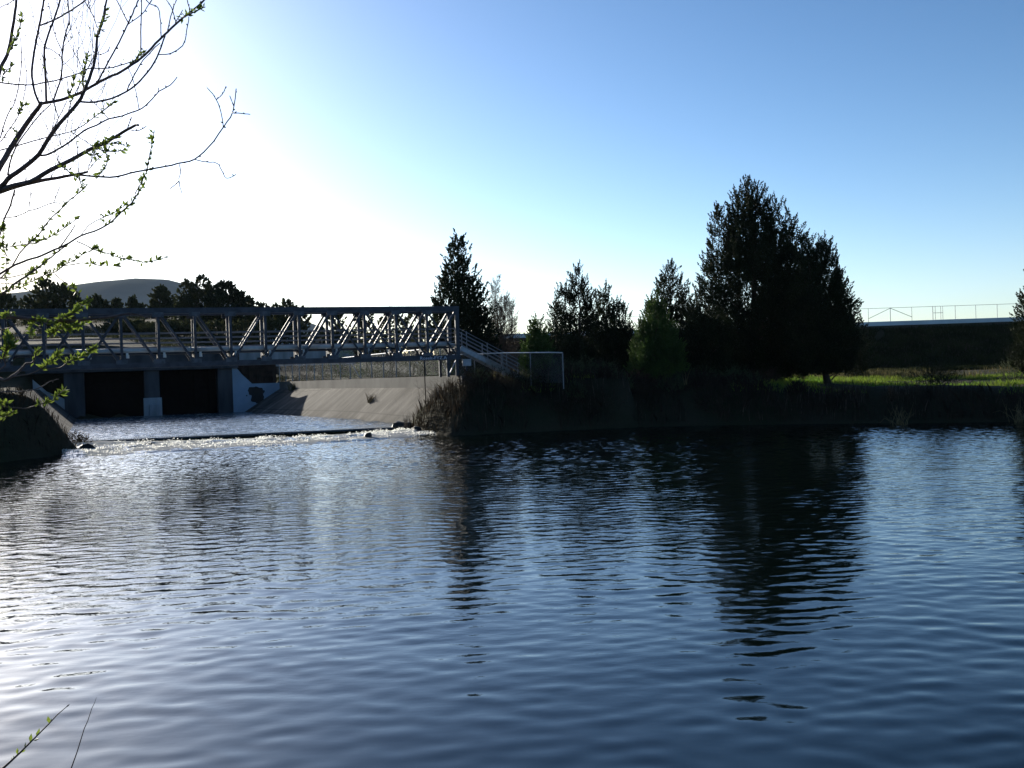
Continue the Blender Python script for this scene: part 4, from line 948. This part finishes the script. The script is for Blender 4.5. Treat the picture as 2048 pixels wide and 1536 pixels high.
twig(mb, za([(755, 425), (800, 425), (845, 405), (865, 370)]), 1, .8, 4.1)
twig(mb, za([(580, 780), (545, 740), (580, 670), (575, 600)]), 1.4, .8, 4.1, leaf=8); twig(mb, za([(540, 890), (560, 800), (640, 640), (680, 560)]), 1.6, .8, 4.12)
twig(mb, za([(400, 1050), (460, 930), (530, 790)]), 1.6, .8, 4.1)
branch(mb)
# limb 3
mb = MB()
twig(mb, za([(290, 1225), (360, 1220), (450, 1180), (560, 1110), (660, 1030), (760, 985), (860, 935), (960, 915), (1080, 870), (1120, 850), (1200, 780), (1250, 720), (1340, 670), (1395, 605)]), 4, 1.2, 4.15)
twig(mb, za([(1095, 860), (1070, 720), (1045, 620), (1010, 530)]), 1.2, .7, 4.15); twig(mb, za([(1245, 720), (1250, 690)]), .9, .7, 4.15)
twig(mb, [(-60, 310)] + za([(0, 1180), (160, 1140), (300, 1100), (420, 1070), (560, 1035), (680, 970), (760, 910), (830, 860), (905, 800)]), 2.2, 1, 4.25, leaf=9, start=.62)
twig(mb, za([(850, 930), (760, 830), (660, 740)]), 1, .8, 4.15); twig(mb, za([(560, 1040), (640, 1090), (740, 1155)]), 1.3, 1, 4.25); twig(mb, za([(510, 1040), (550, 880)]), 1, .8, 4.25)
branch(mb)
# limb 4, sawn-off stub
mb = MB()
twig(mb, [(-560, 680), (-240, 500), (-60, 400)] + za([(0, 1500), (120, 1460), (240, 1430), (400, 1340), (560, 1260), (700, 1180), (840, 1120), (960, 1045), (1060, 990), (1090, 985)]), 15, 4.5, 4.3, 4.0)
for q in ([(740, 1160), (830, 1140), (930, 1130), (1020, 1165)], [(760, 1170), (850, 1190), (920, 1190), (980, 1180)], [(800, 1140), (860, 1105), (930, 1085)], [(670, 1200), (740, 1220), (770, 1215)], [(830, 1190), (845, 1280), (810, 1340), (750, 1420)], [(1000, 1020), (1040, 920)], [(1030, 1030), (1100, 1025), (1150, 995)]):
    twig(mb, za(q), 1.7, 1, 4.02, leaf=7 if q[0][0] < 900 else 0)
twig(mb, za([(810, 1210), (690, 1345)]), 1.2, 1, 4.05); twig(mb, za([(490, 1310), (560, 1370), (620, 1410), (650, 1480)]), 1.2, .8, 4.05, leaf=9)
branch(mb)
# limb 5, long low branch reaching right
mb = MB()
twig(mb, [(-560, 690), (-200, 470), (-60, 400)] + za([(0, 1512), (200, 1450), (400, 1410), (560, 1380), (690, 1355)]), 14, 4.2, 4.3, 4.15)
twig(mb, za([(600, 1380), (760, 1390), (920, 1390), (1080, 1350), (1250, 1320), (1400, 1290), (1530, 1255), (1640, 1160), (1760, 1000), (1830, 890), (1845, 820), (1860, 700)]), 3.8, 1.2, 4.15, 4.0)
for q in ([(1760, 1000), (1740, 880), (1705, 785), (1660, 720), (1625, 685)], [(1705, 785), (1750, 740), (1780, 680)], [(1830, 890), (1900, 895), (1970, 900)], [(1840, 830), (1810, 755)], [(1530, 1255), (1620, 1275), (1710, 1285), (1745, 1340), (1785, 1405), (1860, 1375)], [(1415, 1295), (1420, 1360), (1410, 1430), (1435, 1530)], [(1410, 1430), (1330, 1495)]):
    twig(mb, za(q), 1.5, .8, 4.03)
twig(mb, za([(1160, 1340), (1180, 1220), (1205, 1100), (1210, 1040)]), 1.4, .8, 4.1, leaf=9)
twig(mb, za([(1165, 1340), (1130, 1400), (1110, 1450), (1060, 1530)]), 1.5, 1.5, 4.1, leaf=6)
branch(mb)
# limb 0, left edge, and crossing twig
mb = MB()
twig(mb, [(-480, 420), (-120, 260), (-20, 190)] + za([(0, 540), (60, 430), (90, 280), (110, 150), (130, 0), (140, -100)]), 10, 4, 4.4)
twig(mb, za([(70, 420), (110, 330), (150, 230), (180, 100)]), 1.6, 1, 4.35, leaf=7); twig(mb, za([(20, 600), (60, 550), (120, 500)]), 1.4, .8, 4.35, leaf=8)
twig(mb, [(-120, 150)] + za([(0, 650), (120, 665), (250, 668), (350, 650), (480, 625), (640, 570), (700, 540), (860, 535), (960, 510), (1030, 490)]), 2.6, 1.5, 4.4, 4.1)
twig(mb, za([(0, 60), (80, 20), (130, -20)]), 1.2, 1, 4.4); twig(mb, za([(0, 1090), (60, 900), (120, 800), (170, 500), (160, 300)]), 1.8, .8, 4.4); twig(mb, za([(0, 1120), (100, 980), (160, 870), (210, 640), (190, 450)]), 1.5, .7, 4.4)
twig(mb, za([(140, 900), (170, 850), (200, 820)]), 1.2, .7, 4.4, leaf=6); twig(mb, za([(90, 1000), (140, 1060), (120, 1090)]), 1, .7, 4.4, leaf=8)
twig(mb, za([(60, 1380), (80, 1280), (130, 1150), (220, 1020), (320, 900), (400, 820)]), 3, 1.5, 4.3)
branch(mb)
# lower limbs
mb = MB()
twig(mb, [(-480, 640), (-200, 620), (-60, 580)] + zb([(0, 910), (150, 820), (280, 770), (430, 720), (610, 640), (700, 600), (830, 520), (1020, 450), (1150, 370), (1240, 280), (1350, 180), (1420, 70), (1470, 0)]) + za([(1110, 1450)]), 5, 1.6, 4.25, 4.1, leaf=8, start=.62)
twig(mb, zb([(610, 640), (700, 520), (770, 410)]), 2.2, 1.2, 4.2)
twig(mb, zb([(60, 640), (280, 605), (400, 580), (540, 520), (660, 440), (740, 380), (830, 310)]), 1.3, .9, 4.2, leaf=9)
twig(mb, zb([(780, 570), (880, 620), (980, 665), (1130, 710), (1250, 750), (1400, 775), (1490, 790), (1600, 770), (1710, 735)]), 1.7, 1, 4.15, leaf=9, start=.2)
twig(mb, zb([(830, 520), (900, 420), (1020, 350), (1180, 280), (1300, 190)]), 1.2, .9, 4.15, leaf=8, start=.4)
twig(mb, zb([(0, 960), (120, 830), (200, 700), (280, 610), (400, 500), (450, 430), (540, 320), (640, 230), (720, 150), (830, 60), (890, 0)]), 2.8, 1.3, 4.22, leaf=9, start=.3)
twig(mb, zb([(150, 50), (110, 200), (40, 360), (0, 500), (-40, 640)]), 3, 2.4, 4.3); twig(mb, zb([(0, 340), (160, 325), (290, 270), (420, 225), (550, 180), (630, 195)]), 1.2, .8, 4.3)
twig(mb, zb([(550, 180), (620, 0)]), .9, .7, 4.3); twig(mb, zb([(295, 265), (320, 30)]), .9, .7, 4.3); twig(mb, zb([(20, 620), (60, 700), (65, 850), (60, 1010)]), 1, .7, 4.3, leaf=10)
twig(mb, zb([(0, 440), (30, 480), (60, 400)]), 1.2, .8, 4.3, leaf=6); twig(mb, zb([(0, 660), (20, 600), (30, 540)]), 1.2, .8, 4.3, leaf=6)
branch(mb)
mb = MB()
twig(mb, [(-480, 700), (-160, 640)] + zb([(0, 1120), (120, 1030), (260, 940), (370, 860), (460, 790), (560, 710), (690, 610)]), 6, 1.6, 4.2, leaf=8, start=.45)
twig(mb, zb([(0, 960), (160, 935), (310, 890), (370, 840)]), 1.4, .9, 4.2, leaf=9, start=.5); twig(mb, zb([(0, 1010), (250, 1010), (400, 950), (500, 890)]), 1.5, 1, 4.18, leaf=7, start=.3)
twig(mb, zb([(470, 930), (580, 880), (660, 820), (780, 760), (860, 700), (960, 660), (1000, 630)]), 1.6, .9, 4.15, leaf=7)
twig(mb, zb([(660, 830), (760, 810), (870, 795), (960, 810), (1060, 830), (1160, 830), (1270, 840)]), 1.3, .9, 4.15, leaf=8, start=.4)
twig(mb, zb([(560, 910), (640, 980), (700, 1030), (760, 1060), (810, 1140)]), 1, 1, 4.1, leaf=7, start=.4); twig(mb, zb([(0, 1060), (100, 1080), (180, 1050), (250, 1040)]), 1.2, .9, 4.1, leaf=8)
branch(mb)
# dead limb and leafy twigs across the footbridge
mb = MB()
twig(mb, [(-480, 690), (-160, 640), (0, 634), (47, 635), (82, 640), (117, 641), (152, 641), (199, 636), (240, 630), (262, 627), (300, 636)], 12, 3, 4.0, 3.9)
twig(mb, zc_([(1000, 340), (1100, 290), (1220, 240), (1290, 180), (1380, 110), (1450, 60), (1530, 10)]), 2, 1, 3.9, leaf=5, big=.9)
twig(mb, zc_([(700, 340), (600, 330), (540, 420), (530, 520), (540, 580)]), 1.8, 1, 3.95, leaf=5, big=.9)
twig(mb, zc_([(700, 350), (780, 400), (880, 400), (960, 440), (980, 510), (900, 560), (840, 590)]), 1.6, 1, 3.92, leaf=6, big=.9)
twig(mb, zc_([(1050, 360), (1120, 480), (1200, 490), (1290, 450), (1400, 430), (1480, 370)]), 1.6, 1, 3.9, leaf=5, big=.9)
twig(mb, zc_([(0, 510), (140, 480), (230, 430), (290, 400)]), 2.5, 1.2, 3.95); twig(mb, zc_([(60, 330), (100, 260), (150, 250), (240, 230)]), 1.6, 1, 3.95, leaf=6)
branch(mb)
mb = MB()
twig(mb, [(-480, 760), (-160, 770), (-20, 756)] + zc_([(80, 1370), (200, 1310), (290, 1240), (380, 1160), (450, 1090), (560, 1060), (600, 980), (620, 900), (700, 830)]), 8, 1.6, 3.8, leaf=6, start=.72, big=1.0)
twig(mb, zc_([(200, 1310), (450, 1270), (600, 1230), (700, 1170), (850, 1080), (930, 1000), (1050, 880)]), 2.2, 1, 3.8, leaf=5, start=.45, big=.95)
twig(mb, zc_([(700, 1170), (860, 1170), (1040, 1150), (1120, 1080), (1200, 1040), (1300, 1010), (1400, 960), (1480, 920), (1530, 870), (1640, 800)]), 1.8, 1, 3.8, leaf=5, start=.3, big=.95)
twig(mb, [(-120, 760)] + zc_([(0, 1180), (60, 1000), (100, 850), (150, 750), (140, 640), (130, 560)]), 3, 1, 3.75, leaf=4, start=.3, big=1.0)
twig(mb, zc_([(150, 750), (220, 800), (210, 700), (190, 640)]), 1.4, 1, 3.75, leaf=5, big=.95)
twig(mb, [(-120, 800)] + zd([(0, 720), (280, 745), (400, 735), (520, 690), (650, 660), (720, 600), (830, 500)]), 2.8, 1, 3.7, leaf=5, start=.5, big=.95)
twig(mb, zd([(0, 840), (60, 860), (120, 820), (170, 790)]), 1.6, 1, 3.7, leaf=5, big=.95); twig(mb, zd([(0, 690), (40, 700), (90, 680)]), 1.6, 1, 3.7, leaf=5, big=.95)
twig(mb, [(-60, 790)] + zd([(130, 530), (300, 530), (450, 500), (550, 460), (640, 400), (750, 370)]), 2, .8, 3.7)
branch(mb)
mb = MB(); starts = [p for path in PATHS[:58] for p in path if -2.4 < p.x < -1.6 and p.z > 3.5]
for k in range(70):
    q = starts[rgw.randint(len(starts))]; d = Vector((rgw.uniform(-.25, .55), rgw.normal() * .15, rgw.uniform(.35, 1))).normalized(); L_ = rgw.uniform(.12, .42); pts = [q]
    for j in range(7):
        d = (d + Vector((rgw.normal() * .18, rgw.normal() * .08, .10 + rgw.normal() * .14))).normalized(); pts.append(pts[-1] + d * L_ / 7)
    mb.tube(pts, [.0015 - .00009 * j for j in range(8)], 4)
    if rgw.rand() < .5:
        e = pts[4]; d2 = (d + Vector((rgw.choice([-.7, .7]), 0, .1))).normalized(); mb.tube([e, e + d2 * L_ * .2, e + d2 * L_ * .38 + Vector((0, 0, .02))], [.0008, .0007, .0005], 4)
    for j in (2, 3, 4, 5, 6, 7):
        if rgw.rand() < .45:
            dl = Vector(unit(np.array(d) + rgw.normal(size=3) * .6)); l_ = rgw.uniform(.006, .016); leafc.append(pts[j] + dl * l_ * .5); leafd.append(dl); leafL.append(l_)
branch(mb)
def leaf_mesh(cs, ds, Ls, seed):
    r = np.random.RandomState(seed); c = np.array([tuple(x) for x in cs]); d = np.array([tuple(x) for x in ds]); L_ = np.array(Ls); n = len(c)
    s = unit(np.cross(d, r.normal(size=(n, 3)))); u = np.cross(s, d); w = L_ * .2
    b, t = c - d*L_[:, None]/2, c + d*L_[:, None]/2; mid = c - u*(w*.35)[:, None]
    l, r_ = c - s*w[:, None], c + s*w[:, None]
    V = np.stack([b, l, t, mid, r_], 1).reshape(-1, 3); i = np.arange(n)[:, None]*5
    Q = np.concatenate([i + np.array([[0, 3, 2, 1]]), i + np.array([[0, 4, 2, 3]])]); return V, Q
V, Q = leaf_mesh(leafc, leafd, leafL, 5)
np_mesh('leaves', V, Q, M['young_leaf'], tw, smooth=True)

# two young shoots at the bottom left
leafc.clear(); leafd.clear(); leafL.clear()
k_ = 260 / 2038
sh = empty('willow_shoot', (-1.75, 2.9, gz(-1.75, 2.9)), 'young willow shoot with paired slim leaves in front of the water at lower left', 'shoot')
def zs(l): return [(x * k_, 1340 + y * k_) for x, y in l]
mb = MB(); b3 = [P(x, y, 3.0) for x, y in zs([(-150, 1700), (60, 1530), (160, 1440), (300, 1310), (470, 1140), (600, 1010), (770, 840), (900, 700), (1040, 580)])]
gr = Vector((-1.75, 2.9, gz(-1.75, 2.9)-.05)); mb.tube([gr, gr.lerp(b3[0], .6) + Vector((-.04, 0, 0))] + b3, [.006, .005, .0042, .0038, .0034, .003, .0026, .0022, .0019, .0016, .0011], 7)
mb.tube([b3[-1], b3[-1] + (b3[-1]-b3[-2]).normalized()*.006, b3[-1] + (b3[-1]-b3[-2]).normalized()*.013], [.0012, .0022, .0003], 6); mb.build('stem', M['willow_bark'], sh, smooth=True)
for (x0, y0, x1, y1) in ((770, 840, 750, 720), (770, 840, 815, 760), (600, 1000, 618, 910), (570, 1040, 590, 950), (470, 1140, 492, 990), (520, 1110, 625, 1075), (380, 1230, 408, 1125), (330, 1300, 410, 1245), (270, 1330, 270, 1220), (285, 1310, 280, 1230), (210, 1390, 218, 1335), (170, 1430, 190, 1360), (150, 1440, 165, 1470)):
    a, b = P(*zs([(x0, y0)])[0], 3.0), P(*zs([(x1, y1)])[0], 3.0 + rgw.uniform(-.01, .01)); leafc.append((a+b)/2); leafd.append((b-a).normalized()); leafL.append((b-a).length)
V, Q = leaf_mesh(leafc, leafd, leafL, 6); np_mesh('leaves', V, Q, M['young_leaf'], sh, smooth=True)
sh2 = empty('bare_shoot', (-1.5, 3.2, gz(-1.5, 3.2)), 'bare thin twig standing beside the leafy shoot at lower left', 'shoot')
mb = MB(); b3 = [P(x, y, 3.3) for x, y in zs([(1080, 1600), (1120, 1530), (1210, 1280), (1320, 920), (1375, 800), (1440, 600), (1480, 520), (1512, 430)])]
gr = Vector((-1.5, 3.2, gz(-1.5, 3.2)-.05)); mb.tube([gr, gr.lerp(b3[0], .5)+Vector((-.03, 0, 0))] + b3, [.004, .0032, .0024, .0021, .0018, .0015, .0013, .001, .0008, .0005], 6); mb.build('stem', M['willow_bark'], sh2, smooth=True)

# ------------------------------------------------------------------ air
hz = MB().hexa([(-5600, -410, -2.2), (5600, -410, -2.2), (5600, 6100, -2.2), (-5600, 6100, -2.2)], [(-5600, -410, 385), (5600, -410, 385), (5600, 6100, 385), (-5600, 6100, 385)])
hm = bpy.data.materials.new('haze'); hm.use_nodes = True; hn = hm.node_tree; hn.nodes.remove(hn.nodes["Principled BSDF"])
pv = hn.nodes.new("ShaderNodeVolumePrincipled"); pv.inputs["Color"].default_value = (.72, .86, 1, 1); pv.inputs["Density"].default_value = .00003
hn.links.new(pv.outputs[0], hn.nodes["Material Output"].inputs["Volume"])
tag(hz.build('haze', hm), 'thin blue air haze over the far hill', kind='stuff')
